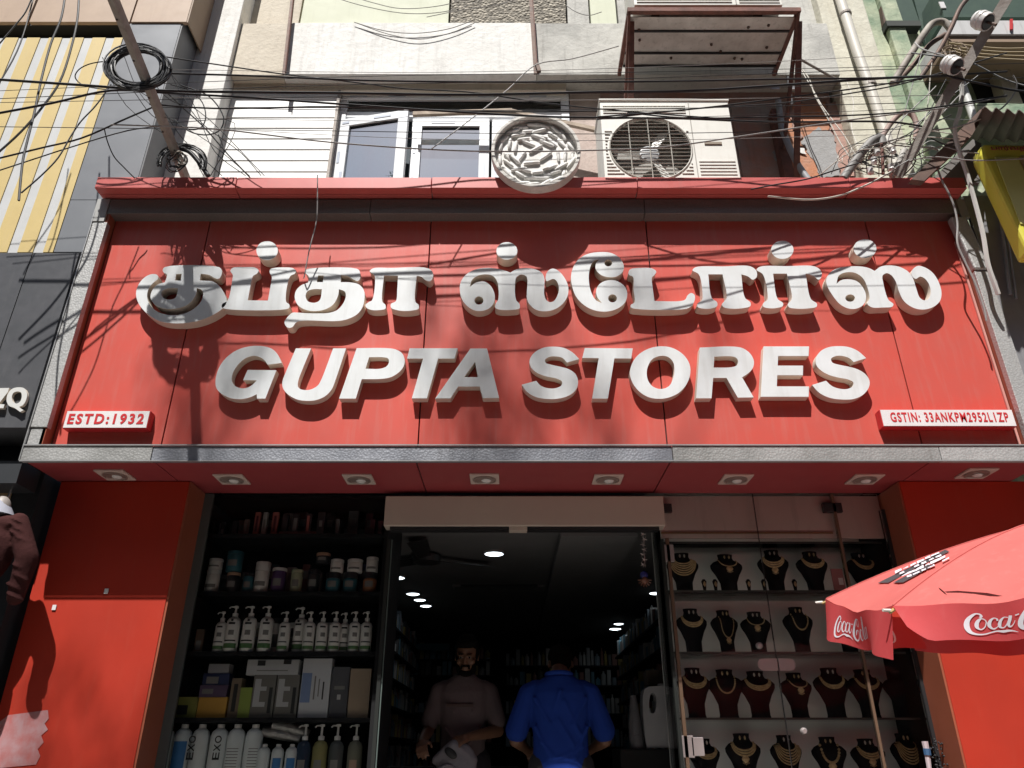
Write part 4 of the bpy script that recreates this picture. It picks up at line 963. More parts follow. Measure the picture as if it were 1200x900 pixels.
def goose(pts, Y, r_, m, label):
    q = spline(pts, closed=False, seg=5); P_ = [at(x, y, Y) for x, y in q]
    tag(put('conduit', MB().tube(P_, r_, 10), m, smooth=True), label, 'conduit', 'bent conduits by the right pole')
goose([(1046,98),(1066,66),(1084,38),(1094,27),(1106,26),(1114,34)], 4.25, .028, mat('painted_conduit', (0.34, 0.31, 0.27), 0.7, col2=(0.16, 0.13, 0.11), vs=7, vamt=1), 'largest goose neck conduit, its pale bend just left of the upper insulator')
goose([(1050,98),(1072,74),(1090,52),(1108,40)], 4.35, .020, IRON, 'thin dark conduit running beside the largest goose neck')
goose([(1078,92),(1100,60),(1114,34),(1126,8),(1140,-8)], 4.1, .018, IRON, 'long dark iron arm rising to the top edge left of the upper insulator')
goose([(1020,186),(1034,160),(1046,142),(1058,132),(1068,134),(1074,146),(1073,162)], 4.15, .020, mat('rust_conduit', (0.22, 0.13, 0.10), 0.7, col2=(0.36, 0.27, 0.24), vs=8, vamt=1), 'middle goose neck conduit curving behind the foot of the right pole')
goose([(988,210),(1000,192),(1012,176),(1024,164),(1032,162),(1034,170)], 4.12, .032, mat('grey_conduit_m', (0.20, 0.19, 0.18), 0.6), 'short thick grey conduit rising out of the cable tangle above the cornice')
goose([(1033,168),(1034,184),(1035,204)], 4.08, .011, RUSTY, 'rusty pin hanging from the short thick conduit')
goose([(1046,206),(1054,190),(1060,176)], 4.14, .024, mat('pale_conduit', (0.4, 0.38, 0.35), 0.7), 'stub of pale conduit at the foot of the right pole')
for k, (px, py) in enumerate(((1024, 188), (1046, 176), (1020, 200), (1044, 196), (1028, 178))):
    c = at(px, py, 4.07 + .01 * k); t = tag(put('ceramic_fuse', MB().lathe([(.014, -.03), (.022, -.02), (.018, 0), (.022, .02), (.01, .03)], 12, c), PORC, smooth=True),
        ('upper left', 'right', 'lowest left', 'lower right', 'middle')[k] + ' one of five small cream ceramic fuses in the cable tangle', 'fuse', 'ceramic fuses in the tangle')

# ================================================================ WIRES
ORD = ['first', 'second', 'third', 'fourth', 'fifth', 'sixth', 'seventh', 'eighth', 'ninth', 'tenth', 'eleventh', 'twelfth']
def wire(pts, Y0, Y1, r_, label, m=None, group='overhead cables in front of the facade', cat='cable', name='cable', seg=5, ywob=0.0):
    q = spline([(float(x), float(y)) for x, y in pts], closed=False, seg=seg); n_ = len(q)
    P_ = [at(x, y, Y0 + (Y1 - Y0) * i / (n_ - 1) + ywob * math.sin(i * .7)) for i, (x, y) in enumerate(q)]
    tag(put(name, MB().tube(P_, r_ * 1.2, 6), m or CABLE, smooth=True), label, cat, group)
wire([(-20,92),(100,100),(185,106),(300,108),(400,109),(550,111),(700,108),(800,107),(900,101),(1045,91),(1110,89)], 3.55, 3.75, .0075, 'thickest black cable crossing the whole facade just under the white band')
wire([(200,86),(300,89),(420,94),(550,96),(700,96),(800,95),(900,93),(1045,91),(1112,88),(1180,84)], 3.6, 3.7, .0055, 'second black cable from above, running just over the thickest one')
wire([(180,108),(300,115),(400,122),(550,132),(650,137),(800,139),(900,143),(1045,143),(1080,148)], 3.65, 3.95, .006, 'black cable sagging across the window tops to the foot of the right pole')
wire([(175,122),(250,127),(388,125),(480,128),(600,131),(700,130)], 3.6, 3.9, .0045, 'thin black cable across the siding at the height of the window head')
wire([(130,146),(250,151),(390,167),(550,177),(700,176),(780,172),(860,161),(1000,140),(1110,126),(1180,113)], 3.6, 3.8, .004, 'lowest long grey cable crossing the casements and the air conditioner', CABLEG)
wire([(190,66),(250,75),(333,87),(420,97),(475,104),(550,108),(640,121),(740,131),(860,140)], 3.65, 3.9, .004, 'thin cable slanting down from the pole coil across the band')
wire([(700,137),(800,129),(910,116),(1000,104),(1040,98),(1090,90)], 3.8, 3.7, .0045, 'thin cable rising to the right over the fan of the air conditioner')
wire([(735,132),(800,138),(915,137),(1000,135),(1060,131),(1180,112)], 3.85, 3.7, .0045, 'thin cable running level behind the iron bracket to the right edge')
wire([(700,140),(820,127),(915,121),(1005,108),(1050,100),(1180,62)], 3.9, 3.7, .004, 'thin cable just below the rising one, over the air conditioner top')
wire([(-20,136),(60,121),(130,106),(185,108)], 3.5, 3.7, .0065, 'black cable rising from the left edge to the coil')
wire([(78,-20),(72,20),(60,50),(48,95),(40,133),(32,165),(27,187),(22,235)], 3.6, 3.6, .006, 'long black cable hanging down over the yellow ribs, slightly twisted')
wire([(93,-20),(91,20),(85,50),(70,96),(50,125),(24,155),(-15,190)], 3.65, 3.65, .006, 'black cable from the top edge curving off to the left over the yellow ribs')
wire([(44,-20),(30,14),(20,27),(-10,62)], 3.6, 3.6, .004, 'short thin cable across the upper left corner')
wire([(42,-20),(36,10),(20,60),(-10,112)], 3.62, 3.62, .004, 'steep thin cable across the upper left corner')
wire([(-20,190),(50,173),(95,162),(150,138),(183,124)], 3.6, 3.8, .005, 'upper of two cables rising from the left edge to the pole')
wire([(-20,206),(35,188),(75,175),(150,153),(194,147)], 3.6, 3.85, .0035, 'lower thin cable rising from the left edge to the pole')
wire([(25,226),(48,206),(68,185),(84,158),(95,142),(112,124),(130,99)], 3.6, 3.75, .004, 'looping cable rising from the ribs to the coil')
wire([(122,150),(126,166),(134,184),(145,196),(158,209)], 3.8, 4.05, .0035, 'short cable curling down to the left end of the cornice')
wire([(130,71),(105,75),(92,82),(88,90),(96,99),(125,105),(150,106)], 3.7, 3.8, .0035, 'small cable loop left of the big coil')
wire([(200,99),(222,106),(237,120),(241,138),(236,149),(224,152),(207,143)], 3.85, 3.95, .0035, 'inner cable loop right of the left pole')
wire([(212,100),(245,113),(262,138),(258,152),(243,158),(222,154),(205,140)], 3.85, 3.98, .004, 'outer cable loop right of the left pole')
wire([(193,106),(214,126),(238,148),(268,182),(293,208)], 3.85, 4.05, .004, 'straight cable slanting from the left pole down to the cornice')
wire([(505,175),(550,141),(595,105),(628,76),(670,69),(725,54)], 3.9, 4.3, .0035, 'thin pale line rising across the window to the upper bracket', CABLEG)
for k, pts in enumerate(([(415,26),(450,36),(487,39),(525,34),(552,25)], [(418,27),(455,40),(492,46),(530,38),(556,27)], [(385,-5),(430,8),(480,16),(530,12),(575,-4)], [(400,-8),(440,4),(470,10),(520,6),(560,-6)], [(663,6),(675,14),(690,18),(705,14)], [(500,20),(540,12),(590,4),(630,-10)])):
    wire(pts, 4.58, 4.58, .0030, ('higher', 'lower', 'longest', 'second longest', 'short right hand', 'rising')[k] + ' thin slack wire over the upper storey panels', CABLEG, 'slack wires above the band')
wire([(900,230),(950,234),(985,229),(1008,220),(1025,212),(1050,198),(1065,190)], 3.95, 4.05, .005, 'cream cable looping over the front of the cornice on the right', CABLEW)
wire([(880,222),(905,217),(945,210),(980,199),(1010,190),(1040,182)], 3.98, 4.05, .004, 'thin black cable lying over the cornice right of the air conditioner')
wire([(1127,90),(1127,108),(1125,130),(1119,150),(1122,170),(1132,200),(1142,235),(1152,275),(1158,310),(1170,345)], 3.75, 4.1, .013, 'thick white cable dropping past the right end of the cornice', mat('cable_white', (0.62, 0.61, 0.58), 0.5))
wire([(1098,196),(1104,212),(1112,227),(1118,242),(1122,262),(1122,285),(1130,305),(1142,330),(1153,360),(1156,376)], 4.0, 4.14, .0055, 'grey flex hanging from the cornice along the right side trim', CABLEG)
wire([(1187,88),(1192,100),(1187,112),(1175,126),(1162,133),(1140,143),(1115,150),(1090,152),(1065,148)], 3.7, 3.9, .0045, 'pale drooping cable at the right edge over the awning', CABLEG)
wire([(1050,196),(1100,172),(1130,178),(1200,183),(1230,184)], 4.0, 3.8, .0035, 'thin cable running right across the yellow sign top', CABLEG)
wire([(1060,190),(1090,184),(1140,188),(1200,186)], 4.0, 3.8, .0035, 'second thin cable running right across the yellow sign top', CABLEG)
wire([(1068,62),(1100,66),(1130,70),(1180,94),(1215,104)], 4.1, 3.7, .0045, 'black cable from the lower insulator to the right edge')
wire([(1105,88),(1140,96),(1190,106),(1215,108)], 3.7, 3.6, .006, 'thick black cable leaving the lower insulator to the right')
for k in range(4):
    wire([(1112, 50+k*3),(1140,54+k*4),(1175,57+k*4),(1215,56+k*5)], 4.1, 3.9, .005, ('first', 'second', 'third', 'fourth')[k] + ' from the top of four tan cables running right below the upper insulator', mat('cable_tan', (0.36, 0.28, 0.16), 0.6), 'tan cables by the insulators')
wire([(1072,50),(1080,57),(1095,62),(1110,66)], 4.15, 4.0, .005, 'pale tie cable wrapped round the largest goose neck', CABLEG)
wire([(930,58),(938,78),(948,92),(955,112),(968,135),(985,168),(1000,190)], 4.5, 4.3, .004, 'twisted cream flex falling across the peeling wall', CABLEW)
wire([(926,55),(940,84),(952,104),(962,122),(975,140),(990,160),(1004,185)], 4.48, 4.3, .0035, 'second cream flex beside the twisted one on the peeling wall', CABLEW)
wire([(992,95),(1000,120),(998,150),(1006,178),(1000,200)], 4.4, 4.2, .003, 'thin cream flex hanging on the pilaster left of the drain pipe', CABLEW)
wire([(372,205),(372,235),(371,258),(362,295),(357,322),(356,326)], 4.02, 4.20, .0035, 'hanging wire end dangling over the second Tamil letter', CABLEG)
wire([(256,158),(262,176),(258,196),(256,206)], 4.0, 4.04, .003, 'short thin wire over the cornice right of the left pole')


rw = random.Random(31)
for k in range(9):
    ya = 84 + k * 8 + rw.uniform(-2.5, 2.5); yb = ya + rw.uniform(-26, 18); x0_ = rw.choice((-20, 150, 190, 200)); x1_ = rw.choice((1215, 1120, 1060, 1060)); sg = rw.uniform(2, 14)
    n0 = ya + (yb - ya) * .33 + sg; n1 = ya + (yb - ya) * .66 + sg * .9
    wire([(x0_, ya if x0_ > 0 else ya + 14), (x0_ + (x1_ - x0_) * .33, n0), (x0_ + (x1_ - x0_) * .66, n1), (x1_, yb)], 3.6 + rw.uniform(0, .3), 3.7 + rw.uniform(0, .25), rw.choice((.0015, .0018, .0022)), f'thin wire across the upper facade, {ORD[k]} from the top at its left end', rw.choice((CABLE, CABLE, CABLEG)), 'thin wires strung across the facade')
for k in range(7):
    xa = 120 + k * 12; wire([(xa, 90 + rw.uniform(-30, 30)), (xa + rw.uniform(20, 60), 120 + rw.uniform(-10, 30)), (xa + rw.uniform(60, 120), 150 + rw.uniform(-30, 40)), (xa + rw.uniform(90, 150), 206)], 3.75, 4.05, .0022, f'thin loose wire slanting below the big coil, {ORD[k]} from the left of seven', CABLE, 'loose wires below the big coil')
for k in range(10):
    xa = 960 + k * 14; wire([(xa, 206 + rw.uniform(-3, 2)), (xa + rw.uniform(0, 50), 180 + rw.uniform(-10, 10)), (1050 + rw.uniform(-15, 40), 165 + rw.uniform(-25, 20)), (1100 + rw.uniform(-20, 70), 110 + rw.uniform(-50, 60))], 4.2, 3.9, rw.choice((.0022, .003, .004)), f'loose wire climbing to the right pole, {ORD[k]} from the left along the cornice', rw.choice((CABLE, CABLEG, CABLEW)), 'loose wires at the right pole')
# tangles
def tangle(cx_, cy_, rx_, ry_, Y, n_, label, m, r_=.004, seed=1):
    rr_ = random.Random(seed); mb_ = MB()
    for k in range(n_):
        a0 = rr_.uniform(0, 6.28); pts_ = []
        ox_, oy_ = rr_.uniform(-.35, .35) * rx_, rr_.uniform(-.35, .35) * ry_; sc_ = rr_.uniform(.3, 1.0)
        for j in range(7):
            a = a0 + j * rr_.uniform(.5, .9); pts_.append((cx_ + ox_ + rx_ * sc_ * math.cos(a), cy_ + oy_ + ry_ * sc_ * math.sin(a)))
        q = spline(pts_, closed=False, seg=4)
        mb_.tube([at(x, y, Y + rr_.uniform(-.06, .03) ) if False else at(x, y, Y + .05 * math.sin(i * .5 + k)) for i, (x, y) in enumerate(q)], r_ * rr_.uniform(.6, 1.1), 4)
    return tag(put('cable_tangle', mb_, m, smooth=True), label, 'cable tangle', kind='stuff')
tangle(1036, 184, 44, 20, 4.22, 10, 'tangle of black wires at the foot of the right hand pole', CABLE, .0045, 3)
tangle(1018, 186, 30, 16, 4.2, 7, 'tangle of cream wires at the foot of the right hand pole', CABLEW, .0038, 4)
tangle(1085, 182, 26, 16, 4.25, 7, 'loose wires between the right pole and the awning', CABLEG, .0035, 8)
tangle(1120, 58, 20, 12, 3.95, 7, 'knot of brown wires between the two insulators', mat('cable_brown', (0.16, 0.11, 0.07), 0.7), .004, 6)
def coil(cx_, cy_, rx_, ry_, Y, turns, spread, label, seed=2, arc=(0, 6.2832)):
    t = thing('cable_coil', at(cx_, cy_ + ry_, Y), label, 'cable coil', 'coils of black cable on the left pole')
    rr_ = random.Random(seed); 
    for k in range(turns):
        kx = 1 + rr_.uniform(-spread, spread) ; ky = 1 + rr_.uniform(-spread, spread); ox_, oy_ = rr_.uniform(-2.5, 2.5), rr_.uniform(-2.5, 2.5)
        ph = rr_.uniform(0, 6)
        pts_ = [at(cx_ + ox_ + rx_*kx*math.cos(a), cy_ + oy_ + ry_*ky*math.sin(a), Y + .03*math.sin(a*2+ph) + rr_.uniform(-.004, .004)) for a in [arc[0] + (arc[1]-arc[0])*j/28 for j in range(29)]]
        put('cable_turn', MB().tube(pts_, .0058, 5), CABLE, t, smooth=True)
coil(161, 79, 33.5, 23.0, 3.42, 36, .15, 'large oval coil of black cable hung on the upper left pole', 2)
coil(213, 190, 26, 20, 3.98, 9, .14, 'smaller messy coil of black cable at the foot of the left pole', 5, (3.0, 6.6))
mb = MB(); q = spline([(212,174),(222,178),(233,190),(244,206)], closed=False); mb.tube([at(x, y, 3.97) for x, y in q], .016, 8)
tag(put('cable_bundle', mb, CABLE, smooth=True), 'thick taped bundle of black cable arching down to the cornice at the left pole', 'cable bundle')
tangle(207, 190, 12, 12, 3.97, 9, 'knot of small black and white wires inside the lower left coil', CABLE, .005, 9)
tangle(212, 188, 9, 10, 3.95, 5, 'knot of white wire ends inside the lower left coil', CABLEW, .0045, 12)
# ================================================================ LEFT SHELF CABINET
YS = 5.02
GLASS = glassmat('shop_glass', (0.98, 0.985, 0.98), 1.16)
cab = thing('display_cabinet', (-1.47, 5.1, 0.55), 'black shelf cabinet of toiletries behind glass left of the doorway', 'cabinet')
SZ = [2.862, 2.482, 2.112, 1.732, 1.352]
BLK = mat('black_laminate', (0.014, 0.014, 0.015), 0.6, spec=.2)
put('back_panel', MB().box(-2.055, -.84, 5.36, 5.38, .9, 3.1), BLK, cab)
put('frame_strip', MB().box(-2.062, -2.0, 4.845, 4.875, .95, 3.1), mat('grey_green_frame', (0.09, 0.10, 0.095), 0.5), cab)
put('top_panel', MB().box(-2.055, -.84, 4.9, 5.4, 3.08, 3.105), BLK, cab)
for z in SZ: put('shelf', MB().box(-2.05, -.85, 4.97, 5.36, z - .028, z), BLK, cab, bevel=.002)
put('side_panel', MB().box(-.845, -.815, 4.90, 5.5, .9, 3.1), BLK, cab)
put('side_panel', MB().box(-2.066, -2.056, 4.90, 5.36, .9, 3.0), BLK, cab)
gp = put('glass_pane', MB().box(-2.04, -.86, 4.86, 4.868, .95, 3.1), GLASS, cab)
GREYP = mat('grey_panel', (0.16, 0.17, 0.18), 0.5)
a, b = X(404, 600, 5.3), X(432, 600, 5.3); put('grey_panel', MB().box(a, b, 5.34, 5.355, 2.9, 2.99), GREYP, cab)
jamb = thing('door_jamb', (-.8, 4.85, .55), 'slim dark metal door jamb between the toiletries cabinet and the doorway', 'door jamb')
put('upright', MB().box(-.812, -.79, 4.84, 4.90, .55, 2.79), mat('dark_jamb', (0.03, 0.032, 0.03), 0.8, spec=.05), jamb)
put('glass_edge', MB().box(-.787, -.780, 4.85, 4.858, .55, 2.79), mat('glass_edge', (0.10, 0.13, 0.12), 0.4), jamb)

ORD = ['first', 'second', 'third', 'fourth', 'fifth', 'sixth', 'seventh', 'eighth', 'ninth', 'tenth', 'eleventh', 'twelfth', 'thirteenth', 'fourteenth', 'fifteenth', 'sixteenth', 'seventeenth', 'eighteenth']
def pos(px, zb, Y=YS):
    t = (Y) / 1.0
    # px read near the item's middle: solve along the row height
    s = (zb + .1 - CAM_Z) / Y
    v = (s * CP - SP) / (CP + s * SP)
    tt = Y / (CP - v * SP)
    return Vector(((px - 600) / FPX * tt, Y, zb + .001))
PWHT = mat('bottle_white', (0.80, 0.78, 0.74), 0.35); LGREEN = mat('label_green', (0.10, 0.22, 0.08), 0.5); LGREY = mat('label_grey', (0.22, 0.21, 0.2), 0.5); LBLK = mat('label_black', (0.02, 0.02, 0.02), 0.5)
LBLUE = mat('label_blue', (0.06, 0.22, 0.50), 0.5); PWH2 = mat('cap_white', (0.75, 0.74, 0.72), 0.3)
def cyl_patch(mb, r_, z0, z1, a0, a1, off=.0008, n=8):
    vs = []
    for i in range(n + 1):
        a = a0 + (a1 - a0) * i / n
        for z in (z0, z1): vs.append(((r_ + off) * math.sin(a), -(r_ + off) * math.cos(a), z))
    return mb.add(vs, [(2*i, 2*i+2, 2*i+3, 2*i+1) for i in range(n)])
def pump_bottle(name, r_, h, ht, bmat_, cmat, labels):
    """bottle with a pump head"""
    t = thing(name, (0, 0, 0), '', 'bottle')
    put('body', MB().lathe([(r_*.92, 0), (r_, .006), (r_, h*.86), (r_*.8, h*.95), (r_*.38, h)], 18), bmat_, t, smooth=True, local=True)
    c = MB().lathe([(r_*.42, h+.001), (r_*.42, h+.022), (r_*.16, h+.026), (r_*.14, ht-.016), (r_*.34, ht-.014), (r_*.34, ht-.002), (r_*.2, ht)], 12)
    c.tube([(0, 0, ht-.008), (-r_*.6, -r_*.5, ht-.010), (-r_*.8, -r_*.62, ht-.020)], r_*.11, 6)
    put('pump_head', c, cmat, t, smooth=True, local=True)
    for (z0, z1, a0, a1, m_) in labels: put('label', cyl_patch(MB(), r_, z0, z1, a0, a1), m_, t, local=True)
    return t
def jar(name, r_, h, bm_, cm_, hc, labels=()):
    t = thing(name, (0, 0, 0), '', 'jar')
    put('body', MB().lathe([(r_*.95, 0), (r_, .005), (r_, h-hc-.006), (r_*.9, h-hc)], 18), bm_, t, smooth=True, local=True)
    put('lid', MB().lathe([(r_*1.02, h-hc+.001), (r_*1.03, h-.004), (r_*.98, h)], 18), cm_, t, smooth=True, local=True)
    for (z0, z1, a0, a1, m_) in labels: put('label', cyl_patch(MB(), r_, z0, z1, a0, a1), m_, t, local=True)
    return t
def carton(name, w, d, h, m_, marks=(), label='', cat='box', group=None, loc=(0,0,0), rot=0):
    t = thing(name, loc, label, cat, group); t.rotation_euler = (0, 0, rot)
    o_ = put('box_body', MB().box(-w/2, w/2, 0, d, 0, h), m_, t, local=True, bevel=.001)
    for (x0, x1, z0, z1, mm) in marks: put('print', MB().box(-w/2 + x0*w, -w/2 + x1*w, -.0015, -.0002, z0*h, z1*h), mm, t, local=True)
    return t

# third shelf: white pump bottles
P3 = [258, 272, 291, 311, 333, 351, 362, 377, 392, 403, 415, 429]
g3 = 'white pump bottles on the third shelf of the cabinet'
pb_a = pump_bottle('pump_bottle', .043, .215, .285, PWHT, PWH2, [(.02, .05, -1.1, 1.1, LGREEN), (.062, .07, -.9, .9, LBLK), (.10, .13, -.3, .5, LGREY), (.165, .178, -.5, .5, LBLK), (.183, .197, -.15, .2, LBLK)])
pb_a['group'] = g3
pb_b = pump_bottle('pump_bottle', .036, .185, .25, PWHT, PWH2, [(.015, .035, -1.1, 1.1, LGREEN), (.055, .062, -.9, .9, LBLK), (.09, .115, -.3, .5, LGREY), (.145, .156, -.5, .5, LBLK)])
pb_b['group'] = g3
for i, px in enumerate(P3):
    big = i in (1, 2, 3, 5); lab = f'{ORD[i]} white pump bottle from the left on the third cabinet shelf'
    src = pb_a if big else pb_b; loc = pos(px, SZ[2], YS + (.05 if i in (5, 9) else 0))
    if (i == 1 and big) or (i == 0 and not big): src.location = loc; src['label'] = lab
    else: dup(src, loc, lab, rotz=random.uniform(-.3, .3))
# dim leaflet holder at the left end of the third shelf
c = pos(234, SZ[2]); carton('leaflet_box', .05, .02, .14, mat('dim_brown_print', (0.16, 0.10, 0.07), 0.6), [(.2, .8, .1, .5, LGREY)], 'small dim brown carton at the left end of the third cabinet shelf', loc=c)

# second shelf: jars and tubs, many stacked in twos
TEAL = mat('teal_label', (0.03, 0.14, 0.18), 0.5); PEACH = mat('peach_lid', (0.50, 0.30, 0.20), 0.5); PURP = mat('purple_label', (0.10, 0.05, 0.15), 0.5); PGR = mat('pale_green_tub', (0.42, 0.45, 0.30), 0.5); DKJ = mat('dark_jar', (0.03, 0.03, 0.035), 0.3); ORJ = mat('orange_jar', (0.42, 0.17, 0.08), 0.5)
JARS = [  # px, r, h, body, lid, hc, z offset, words
 (250, .045, .150, PWHT, PWH2, .03, 0, 'white tub with a ridged lid'), (255, .045, .070, PWHT, PWH2, .02, .152, 'white lid tub stacked on the first white tub'),
 (274, .042, .130, DKJ, PEACH, .02, 0, 'dark jar with a peach lid'), (276, .052, .135, TEAL, TEAL, .02, .136, 'large dark teal tub stacked on the peach lidded jar'),
 (292, .036, .125, TEAL, DKJ, .02, 0, 'small teal jar'), (307, .047, .200, PWHT, PWH2, .06, 0, 'tall white tub with a white lid'),
 (327, .046, .160, PURP, PWH2, .02, 0, 'dark purple tub with a white lid'), (348, .038, .150, PGR, PGR, .02, 0, 'pale green tub'),
 (368, .040, .150, DKJ, DKJ, .03, 0, 'black jar'), (380, .046, .07, DKJ, PEACH, .02, .19, 'dark tub with a peach lid on top of the row'),
 (391, .047, .130, TEAL, DKJ, .04, 0, 'teal labelled jar, left of the pair'), (396, .043, .085, PWHT, PWH2, .02, .132, 'white tub on the left teal jar'),
 (411, .047, .130, TEAL, DKJ, .04, 0, 'teal labelled jar, right of the pair'), (417, .050, .085, PWHT, PWH2, .02, .132, 'white tub with a blue mark on the right teal jar'),
 (434, .045, .130, ORJ, DKJ, .04, 0, 'orange labelled jar at the right end'), (437, .040, .100, PWHT, PWH2, .02, .132, 'white tub on the orange jar'),
]
for (px, r_, h, bm_, cm_, hc, dz, words) in JARS:
    t = jar('jar', r_, h, bm_, cm_, hc, [(h*.2, h*.35, -.8, .8, LGREY)] if bm_ is PWHT else [(h*.25, h*.55, -.6, .6, LGREY)])
    c = pos(px, SZ[1] + dz, YS + .02); t.location = c
    tag(t, words + ', second cabinet shelf', 'jar', 'jars and tubs on the second cabinet shelf')

# top shelf: slim cartons
PK = mat('pink_carton', (0.42, 0.12, 0.10), 0.5); GC = mat('grey_carton', (0.35, 0.34, 0.33), 0.5); DC = mat('dark_carton', (0.03, 0.025, 0.03), 0.5); MR = mat('maroon_carton', (0.10, 0.02, 0.03), 0.5)
TOP = [(248,.03,.10,DC,'black'),(262,.03,.10,DC,'black with a pale label'),(276,.035,.11,DC,'black, third along'),(289,.03,.12,mat('dull_rose',(.2,.12,.11),.5),'dull rose'),(301,.036,.17,PK,'pink, left of the white one'),(310,.03,.17,GC,'slim pale grey'),(322,.04,.17,PK,'pink, right of the pale grey one'),
       (334,.04,.16,DC,'dark, beside the right pink one'),(346,.042,.16,DC,'dark with a grey label'),(361,.045,.16,DC,'dark with tall pink lettering'),(376,.05,.17,DC,'dark with a round emblem'),(396,.03,.12,mat('mid_grey_carton',(.13,.13,.13),.5),'mid grey'),(437,.03,.12,MR,'maroon'),(446,.03,.11,MR,'maroon at the right end')]
for i, (px, w, h, m_, words) in enumerate(TOP):
    c = pos(px, SZ[0], YS + .03)
    marks = {2: [], 1: [(.2,.8,.1,.5,LGREY)], 8: [(.2,.8,.25,.8,LGREY)], 9: [(.3,.7,.1,.9,PK)], 10: [(.3,.7,.4,.65,LGREY)], 4: [(.3,.7,.2,.85,MR)], 6: [(.3,.7,.2,.85,MR)]}.get(i, [(.3,.7,.3,.7,LGREY)] if i < 7 else [])
    carton('carton', w, .03, h, m_, marks, words + ' carton standing on the top cabinet shelf', loc=c, group='slim cartons on the top cabinet shelf')
c = pos(350, SZ[0], YS); carton('carton', .25, .02, .028, mat('flat_maroon', (0.16, 0.06, 0.06), 0.5), [], 'long flat maroon carton lying in front on the top cabinet shelf', loc=c, group='slim cartons on the top cabinet shelf')

for i, (px, w, h, m_, words) in enumerate([(243,.05,.19,DC,'dark'),(262,.06,.15,GC,'grey'),(285,.05,.21,DC,'dark with pale stripe'),(318,.06,.22,mat('back_teal',(.05,.10,.12),.5),'teal'),(340,.06,.20,GC,'pale grey'),(357,.05,.22,mat('back_rose',(.22,.09,.08),.5),'rose'),(372,.05,.17,GC,'light grey'),(402,.05,.2,DC,'black'),(424,.05,.22,mat('back_blue',(.05,.07,.15),.5),'blue')]):
    c = pos(px, SZ[1], YS + .16); carton('carton', w, .04, h, m_, [(.2,.8,.55,.8,LGREY),(.3,.7,.2,.25,LGREY)], words + ' carton standing at the back of the second cabinet shelf', loc=c, group='cartons at the back of the second cabinet shelf')
for i, (px, w, h, m_, words) in enumerate([(256,.05,.13,GC,'grey'),(283,.05,.15,mat('back_rose2',(.25,.11,.10),.5),'rose'),(316,.04,.2,DC,'black'),(337,.05,.2,GC,'pale'),(354,.05,.21,MR,'maroon'),(386,.06,.2,DC,'black glossy'),(413,.07,.22,mat('mid_grey_carton',(.13,.13,.13),.5),'wide mid grey'),(432,.05,.2,MR,'dark red')]):
    c = pos(px, SZ[0], YS + .16); carton('carton', w, .04, h, m_, [(.2,.8,.5,.75,LGREY)], words + ' carton at the back of the top cabinet shelf', loc=c, group='cartons at the back of the top cabinet shelf')
for i, (px, r_, h) in enumerate([(268,.03,.19),(283,.032,.22),(302,.034,.20),(322,.033,.23),(343,.034,.2),(370,.032,.21),(385,.030,.2),(410,.033,.21),(424,.03,.19)]):
    t = jar('bottle', r_, h, [PWHT, DKJ, mat('back_cream',(.4,.38,.3),.5)][i % 3], [PWH2, DKJ][i % 2], .035, [(h*.2, h*.55, -.8, .8, LGREY)])
    t.location = pos(px, SZ[2], YS + .16); tag(t, f'{ORD[i]} bottle from the left in the dim second row of the third cabinet shelf', 'bottle', 'second row bottles on the third cabinet shelf')
# fourth shelf: boxes
def bx(x0, y0, x1, y1, m_, marks, words, d=.08, Y=YS):
    """box seen between these photo pixels, standing at depth Y"""
    a = at((x0+x1)/2, y1, Y); zz0, zz1 = zat(y1, Y), zat(y0, Y)
    w = (x1 - x0) / FPX * Y / (CP + .42 * SP)
    carton('box', w * .98, d, zz1 - zz0, m_, marks, words, group='boxes on the fourth cabinet shelf', loc=(a.x, Y, max(zz0, SZ[3] + .001)))
zsh = 842.5
BRN = mat('brown_box', (0.20, 0.15, 0.10), 0.5); LIME = mat('lime_box', (0.28, 0.36, 0.07), 0.5); ORG = mat('orange_box', (0.60, 0.33, 0.06), 0.5); OLV = mat('olive_box', (0.26, 0.25, 0.06), 0.5); NAVY = mat('navy_box', (0.02, 0.03, 0.09), 0.5); TANB = mat('tan_box', (0.36, 0.27, 0.19), 0.5); DGB = mat('dark_grey_box', (0.09, 0.09, 0.10), 0.5); GBOX = mat('grey_box', (0.18, 0.17, 0.15), 0.5); WBX = mat('white_box', (0.50, 0.50, 0.50), 0.5)
bx(194, 818, 228, zsh, OLV, [(.35,.7,.15,.6,BLACK)], 'olive box with a dark drawing at the left end of the fourth shelf')
bx(229, 818, 263, zsh, ORG, [], 'plain orange yellow box on the fourth shelf')
bx(232, 803, 265, 817.5, mat('blue_red_box',(.12,.08,.14),.5), [(.1,.5,.3,.7,LGREY)], 'thin mixed colour box lying on the orange box')
bx(236, 789, 268, 802.5, NAVY, [(.15,.6,.1,.7,LGREY)], 'navy box with a pale label in the stack on the orange box')
bx(243, 778, 268, 788.5, mat('pale_grey_box',(.33,.32,.33),.5), [], 'pale grey box on top of the stack')
bx(265, 796, 277, zsh, BRN, [(.3,.7,.15,.85,LBLK)], 'tall narrow brown box with vertical lettering')
bx(277, 807, 291, zsh, LIME, [], 'lime green box between the brown and grey boxes')
for k, x in enumerate((291, 319)):
    bx(x, 792, x + 27, zsh, GBOX, [(.08,.35,.25,.9,WBX),(.35,.62,.62,.72,WBX),(.35,.62,.25,.36,WBX),(.75,.9,.1,.7,LBLK)], ('left', 'right') + () if False else ('left' if k == 0 else 'right') + ' one of two grey boxes printed with a white figure')
bx(287, 773, 350, 791, WBX, [(.2,.35,.6,.95,LBLK),(.7,.85,.7,1.0,LBLK),(.2,.8,.25,.32,LGREY)], 'flat white box lying across the two grey boxes')
